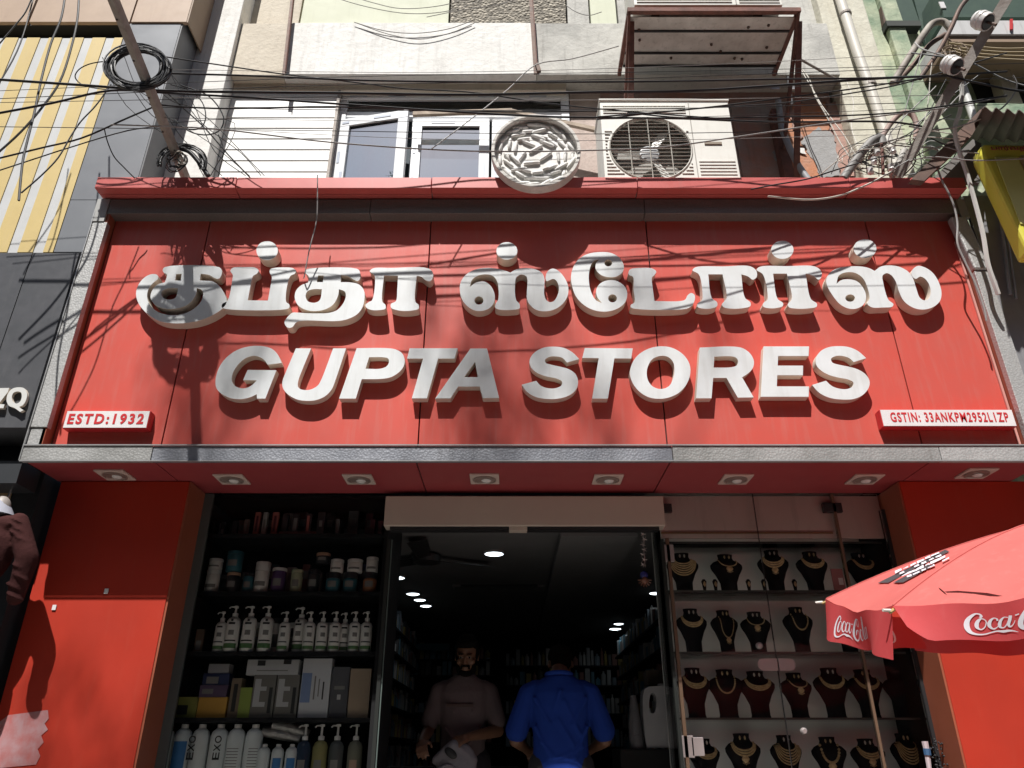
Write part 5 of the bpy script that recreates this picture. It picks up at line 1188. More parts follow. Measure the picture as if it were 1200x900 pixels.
bx(348, 773, 383, zsh, mat('bright_white_box',(.60,.61,.63),.5), [(.02,.35,.25,.75,mat('faded_blue_print',(.22,.30,.50),.5)),(.45,.5,.3,.7,LGREY),(.6,.64,.35,.65,LGREY),(.75,.8,.3,.6,LBLK)], 'large white box with a faded blue drawing, fourth shelf')
bx(384, 783, 405, zsh, DGB, [(.2,.8,.55,.62,LGREY),(.4,.6,.35,.45,WBX)], 'dark grey box with a small heart shaped print')
bx(406, 785, 431, zsh, TANB, [], 'plain tan box at the right end of the fourth shelf')

# bottom shelf: white flasks, small bottles, clear pump bottles, foil roll
def flask(r_, h, bm_, labels):
    t = thing('bottle', (0, 0, 0), '', 'bottle')
    put('body', MB().lathe([(r_*.95, 0), (r_, .005), (r_, h*.80), (r_*.85, h*.88), (r_*.45, h*.93)], 20), bm_, t, smooth=True, local=True)
    put('cap', MB().lathe([(r_*.42, h*.93+.001), (r_*.42, h-.003), (r_*.36, h)], 14), PWH2, t, smooth=True, local=True)
    for (z0, z1, a0, a1, m_) in labels: put('label', cyl_patch(MB(), r_, z0, z1, a0, a1), m_, t, local=True)
    return t
BWH = mat('flask_white', (0.74, 0.79, 0.79), 0.35); NV = mat('label_navy', (0.02, 0.05, 0.12), 0.5)
F5 = [(191, [(.10,.24,-.7,.9,NV)], 'dark blue label'), (212, [(.10,.25,-.7,.9,LBLUE)], 'bright blue label'), (233, None, 'black vertical lettering at its side'), (255, None, 'black vertical lettering in front'), (275, [(.08+.016*k, .084+.016*k, -.7, .7, LGREY) for k in range(9)], 'lines of small print'), (296, [(.08+.016*k, .084+.016*k, -.2, .9, LGREY) for k in range(9)], 'small print, beside the foil roll')]
zb5 = SZ[4]; hh = .345
for i, (px, lab, words) in enumerate(F5):
    t = flask(.052, hh, BWH, lab or [])
    if lab is None:
        for j, ch in enumerate('OXE'):
            tm = text_mb(ch, .040, .040, .002, bold=.01)
            # print turned on its side
            tm.xf(Matrix.Rotation(R(-90), 4, 'Y')); shift(tm, (.02 + (-.03 if i == 2 else .012), -.0535, .24 - j * .045 + .0)); put('label', tm, LBLK, t, local=True)
    t.location = pos(px, zb5, YS); t['label'] = f'{ORD[i]} white flask from the left on the lowest shelf, {words}'; t['group'] = 'white flasks on the lowest cabinet shelf'; t.location.x = X(px, 880, YS)
for i, px in enumerate((314, 330, 346)):
    t = flask(.036, .235, BWH, [(.05,.16,-.5,.9,LBLUE)] if i else [])
    t.location = (X(px - 3, 880, YS), YS - .02, zb5 + .001); t['label'] = ('plain small white bottle under the foil roll', 'left one of two small white bottles with blue labels', 'right one of two small white bottles with blue labels')[i]; t['group'] = 'small bottles on the lowest cabinet shelf'
CL = [mat('clear_dark_blue', (0.03, 0.05, 0.09), 0.15), mat('clear_straw', (0.30, 0.28, 0.12), 0.15), mat('clear_grey', (0.10, 0.11, 0.11), 0.15), mat('clear_olive', (0.22, 0.22, 0.17), 0.15)]
for i, px in enumerate((357, 376, 395, 417)):
    t = pump_bottle('pump_bottle', .045, .255, .345, CL[i], PWH2, [(.06,.15,-.5,.5,mat('peach_label',(.45,.30,.22),.5) if i == 3 else LGREY)])
    t.location = (X(px, 870, YS), YS, zb5 + .001); t['label'] = ('dark blue', 'straw yellow', 'smoky grey', 'olive with a peach label')[i] + ' see-through pump bottle on the lowest shelf'; t['group'] = 'see-through pump bottles'
FOIL = mat('foil', (0.35, 0.34, 0.33), 0.3, 0.6, bump=.5, bs=40)
for k, (p, q, nm) in enumerate((((308, 857), (352, 866), 'front'), ((320, 849), (362, 860), 'rear'))):
    a, b = at(*p, YS + .02), at(*q, YS + .04)
    tag(put('foil_roll', MB().tube([a, a.lerp(b, .5) + Vector((0, 0, .006)), b], [.030, .034, .024], 12), FOIL, smooth=True), nm + ' one of two crumpled foil rolls lying over the small bottles', 'roll', 'foil rolls')

# ================================================================ RIGHT JEWELLERY SHOWCASE
sc_ = thing('jewellery_showcase', (1.75, 5.0, .9), 'beige backed jewellery showcase behind glass doors right of the doorway', 'showcase')
BEIGE = mat('beige_back', (0.78, 0.77, 0.74), 0.7, col2=(0.74, 0.73, 0.70)); 
SX0, SX1 = 1.015, 2.47
SZR = [2.80, 2.483, 2.106, 1.730, 1.352]
put('back_panel', MB().box(SX0 - .02, SX1, 5.27, 5.29, .9, 3.1), BEIGE, sc_)
put('head_panel', MB().box(SX0 - .03, SX1, 4.90, 4.92, SZR[0] + .012, 3.10), mat('head_panel_beige', (0.52, 0.47, 0.43), 0.6, col2=(0.47, 0.42, 0.38), streak=.2), sc_)
put('head_ledge', MB().box(SX0 - .03, 2.12, 4.886, 4.899, 2.84, 2.85), mat('brass_trim', (0.30, 0.19, 0.10), 0.4, 0.4), sc_)
for z in SZR:
    sh_ = put('shelf', MB().box(SX0 - .012, SX1, 4.953, 5.27, z - .010, z), glassmat('shelf_glass', (0.97, 0.98, 0.975), 1.06), sc_)
    put('shelf_edge', MB().box(SX0 - .012, SX1, 4.944, 4.9525, z - .011, z + .001), mat('dark_shelf_edge', (0.05, 0.055, 0.05), 0.3), sh_)
put('side_panel', MB().box(SX1 - .012, SX1 + .005, 4.90, 5.27, .9, 3.0), BLK, sc_)
put('side_panel', MB().box(SX0 - .022, SX0 - .016, 4.90, 5.27, .9, 3.0), GLASS, sc_)
gd = thing('glass_doors', (1.7, 4.86, .95), 'pair of frameless glass doors with lock and hinges closing the jewellery showcase', 'glass doors')
xm = X(905, 740, 4.86)
put('glass_door', MB().box(SX0 + .01, xm - .002, 4.856, 4.864, .95, 3.10), GLASS, gd)
put('glass_door', MB().box(xm + .002, X(1005, 740, 4.86) - .01, 4.856, 4.864, .95, 3.10), GLASS, gd)
put('glass_side_light', MB().box(X(1005, 740, 4.86) + .01, 2.45, 4.856, 4.864, .95, 3.10), GLASS, gd)
put('meeting_edge', MB().box(xm - .0018, xm + .0018, 4.852, 4.868, .95, 3.10), BLACK, gd)
BRS = mat('brown_frame', (0.16, 0.10, 0.065), 0.4, 0.2)
put('frame_strip', MB().box(SX0 - .012, SX0 + .008, 4.845, 4.875, .95, 2.8), BRS, gd)
put('frame_strip', MB().box(X(1005, 740, 4.86) - .008, X(1005, 740, 4.86) + .008, 4.845, 4.875, .95, 3.10), BRS, gd)
put('frame_strip', MB().box(2.452, 2.472, 4.84, 4.88, .95, 2.99), BLACKM, gd)
SIL = mat('satin_steel', (0.45, 0.40, 0.39), 0.35, 0.5)
def px_box(x0, y0, x1, y1, Y, th, m_, name, par, bev=.002):
    a, b = at(x0, y1, Y), at(x1, y0, Y)
    return put(name, MB().box(a.x, b.x, Y, Y + th, a.z, b.z), m_, par, bevel=bev)
for (x0, y0, x1, y1) in ((777, 590, 787, 600), (966, 589, 986, 600)): px_box(x0, y0, x1, y1, 4.845, .03, BLACKM, 'patch_hinge', gd)
px_box(779, 638, 789, 658, 4.845, .03, SIL, 'hinge', gd); px_box(801, 862, 812, 888, 4.845, .03, SIL, 'hinge', gd); px_box(812, 864, 824, 886, 4.845, .03, SIL, 'hinge', gd)
a = at(889, 783, 4.845); b = at(929, 777, 4.845)
mb = MB(); prism(mb, [[(a.x + .03 + .035*math.cos(t), a.z + .02 + .035*math.sin(t)) for t in [math.pi/2 + math.pi*k/12 for k in range(13)]] + [(xm - .004, a.z - .015), (xm - .004, a.z + .055)]], 4.84, .014)
put('lock_plate', mb, SIL, gd)
mb = MB(); prism(mb, [[(xm + .004, a.z - .015)] + [(xm + .07 + .035*math.cos(t), a.z + .02 + .035*math.sin(t)) for t in [-math.pi/2 + math.pi*k/12 for k in range(13)]] + [(xm + .004, a.z + .055)]], 4.84, .014)
lp = put('lock_plate', mb, SIL, gd)
put('lock_cylinder', MB().lathe([(.016, -.012), (.018, 0)], 16).xf(Matrix.Translation((xm + .06, 4.838, a.z + .02)) @ Matrix.Rotation(R(90), 4, 'X')), SIL, lp)
for px, py in ((889, 757), (941, 857)):
    c = at(px, py, 4.84); put('knob', MB().lathe([(.012, -.03), (.020, -.022), (.020, -.006), (.010, 0)], 14).xf(Matrix.Translation(c) @ Matrix.Rotation(R(-90), 4, 'X')), SIL, gd, smooth=True)

VELV = mat('black_velvet', (0.012, 0.011, 0.012), 0.95, spec=.1); GOLD = mat('dull_gold', (0.62, 0.48, 0.27), 0.4, 0.35, col2=(0.40, 0.28, 0.13), vs=60, vamt=1.0); PEARL = mat('pearl', (0.55, 0.50, 0.44), 0.3)
PROF = [(0, .055), (.02, .050), (.08, .052), (.14, .075), (.18, .098), (.205, .100), (.228, .082), (.243, .050), (.262, .043), (.285, .047)]
def wz(z):
    for (z0, w0), (z1, w1) in zip(PROF[:-1], PROF[1:]):
        if z <= z1: return w0 + (w1 - w0) * (z - z0) / (z1 - z0)
    return PROF[-1][1]
def front_y(x, z):
    w = wz(z); d = w * .42 + .008
    return -d * math.sqrt(max(0.05, 1 - min(1, (x / w)) ** 2)) - .004
def bust_proto():
    mb = MB(); n_ = 20; o_ = 0; vs = []
    zs = [0, .01, .02, .05, .08, .11, .14, .165, .185, .205, .218, .230, .243, .262, .285]
    for z in zs:
        w = wz(z); d = w * .42 + .008
        vs += [(w * math.cos(2*math.pi*k/n_), d * math.sin(2*math.pi*k/n_), z) for k in range(n_)]
    fs = [(i*n_ + k, i*n_ + (k+1) % n_, (i+1)*n_ + (k+1) % n_, (i+1)*n_ + k) for i in range(len(zs)-1) for k in range(n_)]
    fs += [tuple(range(n_))[::-1], tuple((len(zs)-1)*n_ + k for k in range(n_))]
    return mb.add(vs, fs)
bust_me = None
def necklace(mb, drop, half, bead, rows=1, pend=0, gap=.012, top=.236):
    for r_ in range(rows):
        dr = drop + r_ * gap; hw = half + r_ * gap * .4; n_ = max(10, int((dr * 2 + hw * 2) / (bead * 1.9)))
        for i in range(n_ + 1):
            t = -1 + 2 * i / n_; a = t * math.pi / 2
            x = hw * math.sin(a); z = top - dr * math.cos(a) ** .8 if abs(t) < 1 else top
            if abs(x) > wz(z) * .98: x = math.copysign(wz(z) * .98, x)
            y = front_y(x, z); s_ = bead * (1 + .35 * math.cos(a) * (rows > 1))
            mb.lathe([(s_*.25, -s_), (s_, 0), (s_*.25, s_)], 6, (x, y - s_ * .5, z))
    if pend:
        z = top - drop - (rows - 1) * gap - pend * .8
        mb.lathe([(pend*.2, -pend), (pend*.8, -pend*.4), (pend, 0), (pend*.7, pend*.5), (pend*.2, pend*.8)], 10, (0, front_y(0, z) - .004, z), 1, .4)
        for k in range(5): mb.lathe([(.002, -.003), (.004, 0), (.002, .003)], 6, ((k - 2) * pend * .35, front_y(0, z) - .004, z - pend - .006 + abs(k-2) * .004))
    return mb
STY = {'collar': dict(drop=.05, half=.060, bead=.0040, rows=3, gap=.011), 'layers': dict(drop=.04, half=.050, bead=.0036, rows=6, gap=.015), 'pendant': dict(drop=.05, half=.055, bead=.0045, rows=1, pend=.022),
       'long': dict(drop=.135, half=.048, bead=.0042, rows=1, pend=.020), 'rope': dict(drop=.095, half=.05, bead=.0055, rows=1), 'heavy': dict(drop=.045, half=.056, bead=.0045, rows=3, gap=.014, pend=.022),
       'simple': dict(drop=.06, half=.06, bead=.005, rows=2), 'twin': dict(drop=.10, half=.05, bead=.009, rows=1, pend=.024), 'plain': None}
WORDS = {'collar': 'broad gold collar necklace', 'layers': 'many layered gold necklace', 'pendant': 'gold chain with a leaf pendant', 'long': 'long chain with a round pendant', 'rope': 'thick gold rope necklace', 'heavy': 'heavy gold necklace with drops', 'simple': 'double strand gold necklace', 'twin': 'necklace of large gold discs', 'plain': 'hardly visible jewellery'}
rowsB = [(1, [(801,'layers'),(853,'pendant'),(908,'heavy'),(954,'collar'),(1012,'simple')], 'top'),
         (2, [(812,'collar'),(851,'long'),(887,'pendant'),(938,'rope'),(993,'long')], 'second'),
         (3, [(815,'collar'),(852,'rope'),(889,'collar'),(935,'pendant'),(977,'simple'),(1017,'simple'),(1058,'plain')], 'third'),
         (4, [(827,'collar'),(873,'heavy'),(924,'layers'),(974,'twin'),(1020,'heavy'),(1066,'layers')], 'bottom')]
for si, lst, rn in rowsB:
    for i, (px, st) in enumerate(lst):
        z = SZR[si] + .001
        c = pos(px, z + .03, 5.09); c.z = z
        t = thing('necklace_bust', c, f'{ORD[i]} bust from the left, {rn} showcase row, wearing a {WORDS[st]}' if st != 'plain' else f'dim black bust at the right end of the {rn} showcase row', 'jewellery bust', 'black velvet jewellery busts')
        t.rotation_euler = (R(-4), 0, R((-9 + 5 * ((i * 7 + si) % 5)) )); kk = .90 + .045 * ((i * 5 + si * 3) % 5); t.scale = (kk * (1.0 + .04 * ((i + si) % 3)), kk, .93 + .035 * ((i * 3 + si) % 4))
        if bust_me is None:
            o = put('bust', bust_proto(), VELV, t, smooth=True, local=True); bust_me = o.data
        else:
            o = bpy.data.objects.new('bust', bust_me); COL.objects.link(o); o.parent = t
        if STY[st]:
            put('necklace', necklace(MB(), **STY[st]), GOLD, t, local=True)
            mb = MB()
            for xx in (-.014, .014): mb.lathe([(.002, -.014), (.006, -.004), (.005, .004), (.001, .010)], 8, (xx, front_y(xx, .262) - .003, .262))
            put('earring_pair', mb, GOLD if i % 2 else PEARL, t, local=True)
for i, px in enumerate((825, 838, 877, 895, 931)):
    z = SZR[1] + .001; c = pos(px, z - .04, 5.02); c.z = z
    t = thing('earring_stand', c, f'{ORD[i]} small dark earring stand from the left between the top row busts', 'earring stand', 'small earring stands')
    put('stand', MB().lathe([(.022, 0), (.020, .008), (.010, .015), (.014, .05), (.018, .07), (.008, .085)], 10, sy=.6), VELV, t, smooth=True, local=True)
    put('earring', MB().lathe([(.003, -.02), (.010, -.006), (.008, .004), (.002, .014)], 8, (0, -.014, .055), 1, .5), GOLD, t, local=True)
# pink card and doll like pen holder
c = at(985, 672, 4.95); carton('price_card', .075, .01, .15, mat('pink_card', (0.40, 0.18, 0.18), 0.6), [(.5,.9,.3,.6,PWH)], 'pink card standing behind the brown frame strip, top showcase row', 'card', loc=(c.x, 5.0, SZR[1] + .001))
c = at(1086, 880, 4.78)
t = thing('roadside_trinket', (c.x, 4.76, c.z - .08), 'small pale and blue trinket with dark beads hanging at the lower right of the showcase', 'trinket')
put('tube', MB().tube([c + Vector((0,0,.05)), c, c - Vector((.01,0,.12))], [.018,.016,.012], 8), mat('pale_pink', (0.5, 0.42, 0.44), 0.5), t)
put('blue_band', MB().tube([c + Vector((.001,-.002,.012)), c - Vector((.001,.002,.022))], [.020,.020], 8), mat('blue_band', (0.04, 0.10, 0.20), 0.5), t)
mb = MB(); rr = random.Random(4)
for k in range(60): mb.lathe([(.002, -.006), (.007, 0), (.002, .006)], 6, (c.x + .05 + rr.uniform(-.035, .045), 4.775 + rr.uniform(-.01, .02), c.z + rr.uniform(-.16, .06)))
put('beads', mb, BLACKM, t)

# ================================================================ DEEP INTERIOR
rr = random.Random(21)
def goods(name, x0, x1, y, zs, label, facing='y', seed=1, dark=.5, flip=False):
    t = thing(name, ((x0+x1)/2, y, zs[0]), label, 'shelving')
    rr_ = random.Random(seed)
    cols = [(.30,.30,.30),(.45,.44,.42),(.10,.20,.26),(.35,.28,.10),(.08,.08,.08),(.25,.12,.10),(.2,.24,.28)]
    gm = [mat(f'goods_{i}_{int(dark*10)}', tuple(v*dark for v in c_), .45) for i, c_ in enumerate(cols)]
    for z in zs:
        if facing == 'y': put('shelf', MB().box(x0, x1, y, y + .25, z - .02, z), BLK, t)
        else: put('shelf', MB().box(y, y + .25, x0, x1, z - .02, z), BLK, t)
        mb_ = MB(); u = x0 + .02
        while u < x1 - .05:
            w = rr_.uniform(.03, .08); h = rr_.uniform(.10, .24); mb_.cur = rr_.randrange(7)
            if facing == 'y': mb_.lathe([(w*.5,0),(w*.5,h*.75),(w*.2,h*.85),(w*.2,h)], 8, (u + w/2, y + .08, z + .001)) if rr_.random() < .6 else mb_.box(u, u + w*.9, y + .04, y + .12, z + .001, z + h)
            else: mb_.lathe([(w*.5,0),(w*.5,h*.75),(w*.2,h*.85),(w*.2,h)], 8, (y + (.07 if flip else .18), u + w/2, z + .001)) if rr_.random() < .6 else mb_.box(y + (.03 if flip else .12), y + (.13 if flip else .22), u, u + w*.9, z + .001, z + h)
            u += w + .012
        o = put('goods', mb_, gm, t); o['kind'] = 'stuff'
    return t
goods('wall_shelving', 5.7, 10.4, -1.46, [1.4, 1.68, 1.96, 2.22, 2.48, 2.72], 'crowded shelves of bottles along the left inner wall of the shop', 'x', 2, 1.5)
goods('wall_shelving', 5.9, 10.5, 1.36, [1.5, 1.8, 2.1, 2.4, 2.66], 'crowded shelves along the right inner wall of the shop', 'x', 3, 1.2, True)
goods('back_shelving', -1.7, -.25, 10.6, [1.3, 1.65, 2.0, 2.45, 2.8 - .15], 'crowded back wall shelves behind the man in the grey shirt', 'y', 4, 1.5)
goods('back_shelving', -.1, 2.1, 10.9, [1.6, 2.0, 2.35, 2.6], 'crowded back wall shelves behind the person in the blue shirt', 'y', 5, 1.6)
c = at(505, 758, 10.4); tag(put('shelf_banner', MB().box(X(484, 758, 10.4), X(527, 758, 10.4), 10.4, 10.42, zat(762, 10.4), zat(754, 10.4)), mat('dim_cyan', (0.06, 0.20, 0.26), 0.5)), 'dim blue strip under the back wall shelves left of the man', 'banner')
# counter behind the people and counter at the right with the white can
tag(put('counter', MB().box(-1.5, .05, 5.86, 6.3, .551, 1.45), BLK, bevel=.01), 'black counter behind the man in the grey shirt', 'counter')
tag(put('counter', MB().box(.7, 1.3, 5.42, 5.88, .551, zat(877.5, 5.45)), BLK, bevel=.01), 'dark counter at the right jamb under the white plastic can', 'counter')
# white plastic can
t = thing('plastic_can', (.93, 5.45, 1.6), 'white plastic can with a moulded handle standing on the dark counter by the right jamb', 'can')
CANW = mat('can_white', (0.42, 0.42, 0.43), 0.4)
Yc = 5.45
out = spline([(757,806),(768,804),(788,806),(790,812),(791,876,1),(758,877,1),(754,840),(754,812)], True, 4); hole = spline([(764,812),(768,814),(769,828),(766,836),(762,834),(761,820)], True, 4)
put('body', plate(MB(), out, Yc, .13, [hole]), CANW, t, bevel=.008)
put('cap', MB().lathe([(.025, 0), (.026, .02), (.02, .024)], 14, (X(777, 806, Yc), Yc + .06, zat(805, Yc))), PWH2, t, smooth=True)
tag(put('box_stack', MB().box(X(757, 798, 5.7), X(782, 798, 5.7), 5.65, 5.8, zat(803, 5.7), zat(786, 5.7)), mat('dim_tan', (0.10, 0.08, 0.06), 0.7)), 'dim tan carton behind the white plastic can', 'box')
# cartons under the can, behind
rr = random.Random(8)
tag(put('hanging_bag', MB().tube([at(742, 815, 5.5), at(744, 850, 5.5), at(748, 890, 5.5)], [.02, .045, .05], 10), mat('dim_plastic', (0.16, 0.16, 0.17), 0.3, bump=.5, bs=30), smooth=True), 'dim crumpled plastic bag hanging left of the white can', 'bag')
# hanging charm
t = thing('hanging_charm', at(755, 700, 4.95), 'string of tinsel stars with a small blue and brown figure hanging in the doorway', 'charm')
TIN_ = mat('tinsel', (0.5, 0.42, 0.40), 0.3, 0.6)
put('string', MB().tube([at(753, 618, 4.95), at(756, 665, 4.95)], .002, 5), TIN_, t)
mb = MB()
for k in range(7):
    c = at(753.5 + (k % 2) * 1.5, 626 + k * 6, 4.95); r_ = .020
    for j in range(5):
        a_ = j * 2 * math.pi / 5 + k; mb.tube([c, c + Vector((r_*math.cos(a_), -.004, r_*math.sin(a_)))], [.004, .001], 4)
put('tinsel_star', mb, TIN_, t)
c = at(755, 674, 4.95); mb = MB(); ellips(mb, c, (.026, .022, .028)); put('blue_hood', mb, mat('charm_blue', (0.03, 0.04, 0.22), 0.4), t, smooth=True)
c = at(755.5, 680, 4.94); mb = MB(); ellips(mb, c, (.022, .02, .024)); 
for j in range(8): a_ = math.pi * (1 + j / 7); mb.tube([c, c + Vector((.045*math.cos(a_), -.003, .045*math.sin(a_)))], [.007, .003], 5)
put('brown_figure', mb, mat('charm_brown', (0.20, 0.09, 0.06), 0.5), t, smooth=True)
# right jamb
jr = thing('door_jamb', (.98, 4.85, .55), 'slim dark metal door jamb right of the doorway beside the showcase', 'door jamb')
put('upright', MB().box(.968, .986, 4.83, 4.87, .55, 2.79), mat('dark_jamb', (0.03, 0.032, 0.03), 0.8, spec=.05), jr)

# ================================================================ PEOPLE
SKIN = mat('skin', (0.17, 0.085, 0.05), 0.5, col2=(0.14, 0.07, 0.04)); HAIR = mat('hair', (0.008, 0.007, 0.006), 0.95, spec=.05, bump=.6, bs=90); EYEW = mat('eye_white', (0.22, 0.2, 0.19), 0.5, spec=.1)
def head(mb, c, yaw, pitch=0, s=1.0):
    M = Matrix.Rotation(yaw, 3, 'Z') @ Matrix.Rotation(pitch, 3, 'X')
    def e(x, y, z, rx, ry, rz): ellips(mb, Vector(c) + M @ Vector((x, y, z)) * s, (rx*s, ry*s, rz*s), M)
    e(0, .01, .035, .077, .092, .088); e(0, -.022, -.035, .062, .068, .080); e(0, -.05, -.085, .036, .034, .030)
    e(0, -.088, -.012, .012, .018, .030); e(0, -.098, -.030, .016, .014, .012); e(.028, -.078, .018, .026, .016, .010); e(-.028, -.078, .018, .026, .016, .010)
    e(0, -.086, -.060, .026, .012, .006); e(0, -.084, -.072, .024, .012, .007); e(.045, -.060, -.025, .022, .02, .022); e(-.045, -.060, -.025, .022, .02, .022)
    for sx in (-1, 1): e(sx*.078, .012, -.005, .010, .020, .032)
    return M
def hand(mb, wrist, d, palm_n, thumb_side, curl=.6, s=1.0):
    """palm, four unequal bent fingers and a thumb; d: direction of the fingers, palm_n: palm normal"""
    w = Vector(wrist); d = Vector(d).normalized(); nrm = Vector(palm_n); nrm = (nrm - d * nrm.dot(d)).normalized(); side = d.cross(nrm).normalized() * thumb_side
    limb(mb, [w, w + d*.03*s], [.025*s, .028*s])
    for k in (-1, 0, 1): limb(mb, [w + d*.03*s + side*k*.022*s, w + d*.085*s + side*k*.026*s], [.017*s, .014*s], 8)
    for k, L in enumerate((.070, .080, .074, .058)):
        b0 = w + d*.088*s + side * (.033 - k*.022)*s; a_ = 0; p = b0; P_ = [p]
        for j, f in enumerate((.45, .32, .23)):
            a_ += curl * (.8 + .15*k); dd = d * math.cos(a_) + nrm * math.sin(a_); p = p + dd * L * f * s; P_.append(p)
        limb(mb, P_, [.0095*s, .0088*s, .0082*s, .007*s], 8)
    t0 = w + d*.03*s + side*.028*s; t1 = t0 + (d*.6 + side*.8).normalized()*.035*s + nrm*.01*s; t2 = t1 + (d*.85 + side*.15 + nrm*.5).normalized()*.03*s
    limb(mb, [t0, t1, t2], [.014*s, .011*s, .009*s], 8)
FZ = .551
def torso(mb, prof, n_=22):
    """prof: (x, y, z, half width, half depth) in body space"""
    o_ = len(mb.v); vs = []
    for (x, y, z, hw, hd_) in prof:
        c_ = L1(x, y, z)
        for k in range(n_):
            a = 2 * math.pi * k / n_; ca, sa = math.cos(a), math.sin(a)
            vs.append(c_ + Vector((math.copysign(abs(ca) ** .8, ca) * hw, math.copysign(abs(sa) ** .85, sa) * hd_, 0)))
    m_ = len(prof)
    fs = [(i*n_ + k, i*n_ + (k+1) % n_, (i+1)*n_ + (k+1) % n_, (i+1)*n_ + k) for i in range(m_-1) for k in range(n_)]
    fs += [tuple(range(n_))[::-1], tuple((m_-1)*n_ + k for k in range(n_))]
    return mb.add(vs, fs)
# man facing the street
m1 = thing('person', (-.33, 5.6, FZ), 'bearded person in a grey brown t-shirt facing the street and holding a grey cloth bag', 'person')
bx_, by_ = -.33, 5.6
KZ = 1.03
def L1(x, y, z): return Vector((bx_ + x, by_ + y, FZ + z * KZ))
hd = L1(.015, -.06, 1.545)
RW, LW = Vector((X(494, 868, 5.36), 5.36, FZ + 1.055)), Vector((X(548, 860, 5.36), 5.36, FZ + 1.08))
b = MB(); M_ = head(b, hd, R(-4), R(14))
limb(b, [L1(.0, .0, 1.38), L1(.008, -.025, 1.50)], [.062, .056])
ellips(b, L1(0, 0, 1.20), (.15, .09, .18)); ellips(b, L1(0, 0, 1.0), (.13, .09, .18)); ellips(b, L1(0, 0, 1.34), (.15, .06, .05))
for sx, W_ in ((-1, RW), (1, LW)):
    S_ = L1(sx*.170, .0, 1.335); E_ = L1(sx*.235, -.02, 1.09)
    limb(b, [L1(sx*.1, 0, 1.35), S_, E_], [.05, .050, .040]); limb(b, [E_, E_.lerp(W_, .4), W_], [.042, .038, .026])
    hand(b, W_, (W_ - E_) + Vector((-sx*.05, -.05, -.06)), (-sx*.4, .2, -1), 1 if sx < 0 else -1, .55)
    limb(b, [L1(sx*.09, 0, .9), L1(sx*.10, -.02, .5), L1(sx*.11, .02, .09)], [.085, .058, .042]); ellips(b, L1(sx*.11, -.06, .035), (.045, .125, .035))
fuse('body', b, SKIN, m1, .0075, 2)
TSH = mat('tshirt_grey_brown', (0.15, 0.115, 0.12), 0.95, spec=.1, col2=(0.12, 0.09, 0.095), vs=9, bump=.25, bs=14)
b = MB()
torso(b, [(0,0,.84,.155,.115),(0,0,.90,.16,.12),(0,0,1.0,.150,.112),(0,0,1.12,.152,.112),(0,0,1.24,.172,.118),(0,0,1.32,.178,.110),(0,0,1.37,.160,.095),(0,-.002,1.405,.115,.080),(0,-.006,1.43,.072,.066)])
for sx in (-1, 1):
    limb(b, [L1(sx*.13, 0, 1.345), L1(sx*.175, 0, 1.325), L1(sx*.225, -.015, 1.15)], [.060, .062, .064])
    limb(b, [L1(sx*.11, -.105, 1.10), L1(sx*.03, -.116, 1.00)], [.012, .010], 8); limb(b, [L1(sx*.12, -.07, 1.28), L1(sx*.06, -.112, 1.20)], [.012, .010], 8)
q_ = [L1(.068*math.sin(a_), -.066*math.cos(a_) - .004, 1.432 - .012*math.cos(a_)) for a_ in [k*math.pi/12 for k in range(25)]]; b.tube(q_, .010, 8)
ts = fuse('t_shirt', b, TSH, m1, .009, 2)
q = L1(-.02, -.133, 1.235); b = MB().box(q.x - .09, q.x + .09, q.y, q.y + .012, q.z - .006, q.z + .010); put('chest_print', b, mat('shirt_print', (0.10, 0.06, 0.055), 0.8), ts)
b = MB()
for sx in (-1, 1): limb(b, [L1(sx*.085, 0, .90), L1(sx*.10, -.02, .5), L1(sx*.11, .02, .10)], [.11, .08, .065])
ellips(b, L1(0, 0, .93), (.17, .125, .11)); fuse('trousers', b, mat('dark_trousers', (0.02, 0.02, 0.025), 0.9), m1, .012, 2)
b = MB(); M3 = M_
def he(x, y, z, rx, ry, rz): ellips(b, hd + M3 @ Vector((x, y, z)), (rx, ry, rz), M3)
he(0, .022, .066, .083, .092, .080); he(.03, -.055, .098, .04, .03, .022); he(-.035, -.05, .096, .035, .03, .022); he(0, .02, .13, .05, .05, .02); he(0, -.05, .088, .062, .045, .030); he(.07, .015, .02, .016, .05, .05); he(-.07, .015, .02, .016, .05, .05)
fuse('hair', b, HAIR, m1, .007, 1)
b = MB(); he(0, -.064, -.098, .046, .032, .026); he(.050, -.040, -.072, .018, .038, .042); he(-.050, -.040, -.072, .018, .038, .042); he(0, -.096, -.048, .030, .009, .007); he(.027, -.094, -.058, .008, .009, .018); he(-.027, -.094, -.058, .008, .009, .018)
fuse('beard', b, HAIR, m1, .005, 1)
b = MB(); he(.030, -.096, .030, .022, .006, .0045); he(-.030, -.096, .030, .022, .006, .0045); put('eyebrow', b, HAIR, m1, smooth=True)
for sx in (-1, 1):
    b = MB(); he(sx*.030, -.083, .006, .013, .010, .008); ey = put('eye', b, EYEW, m1, smooth=True)
    b = MB(); he(sx*.030, -.092, .005, .006, .003, .006); put('iris', b, HAIR, ey, smooth=True)
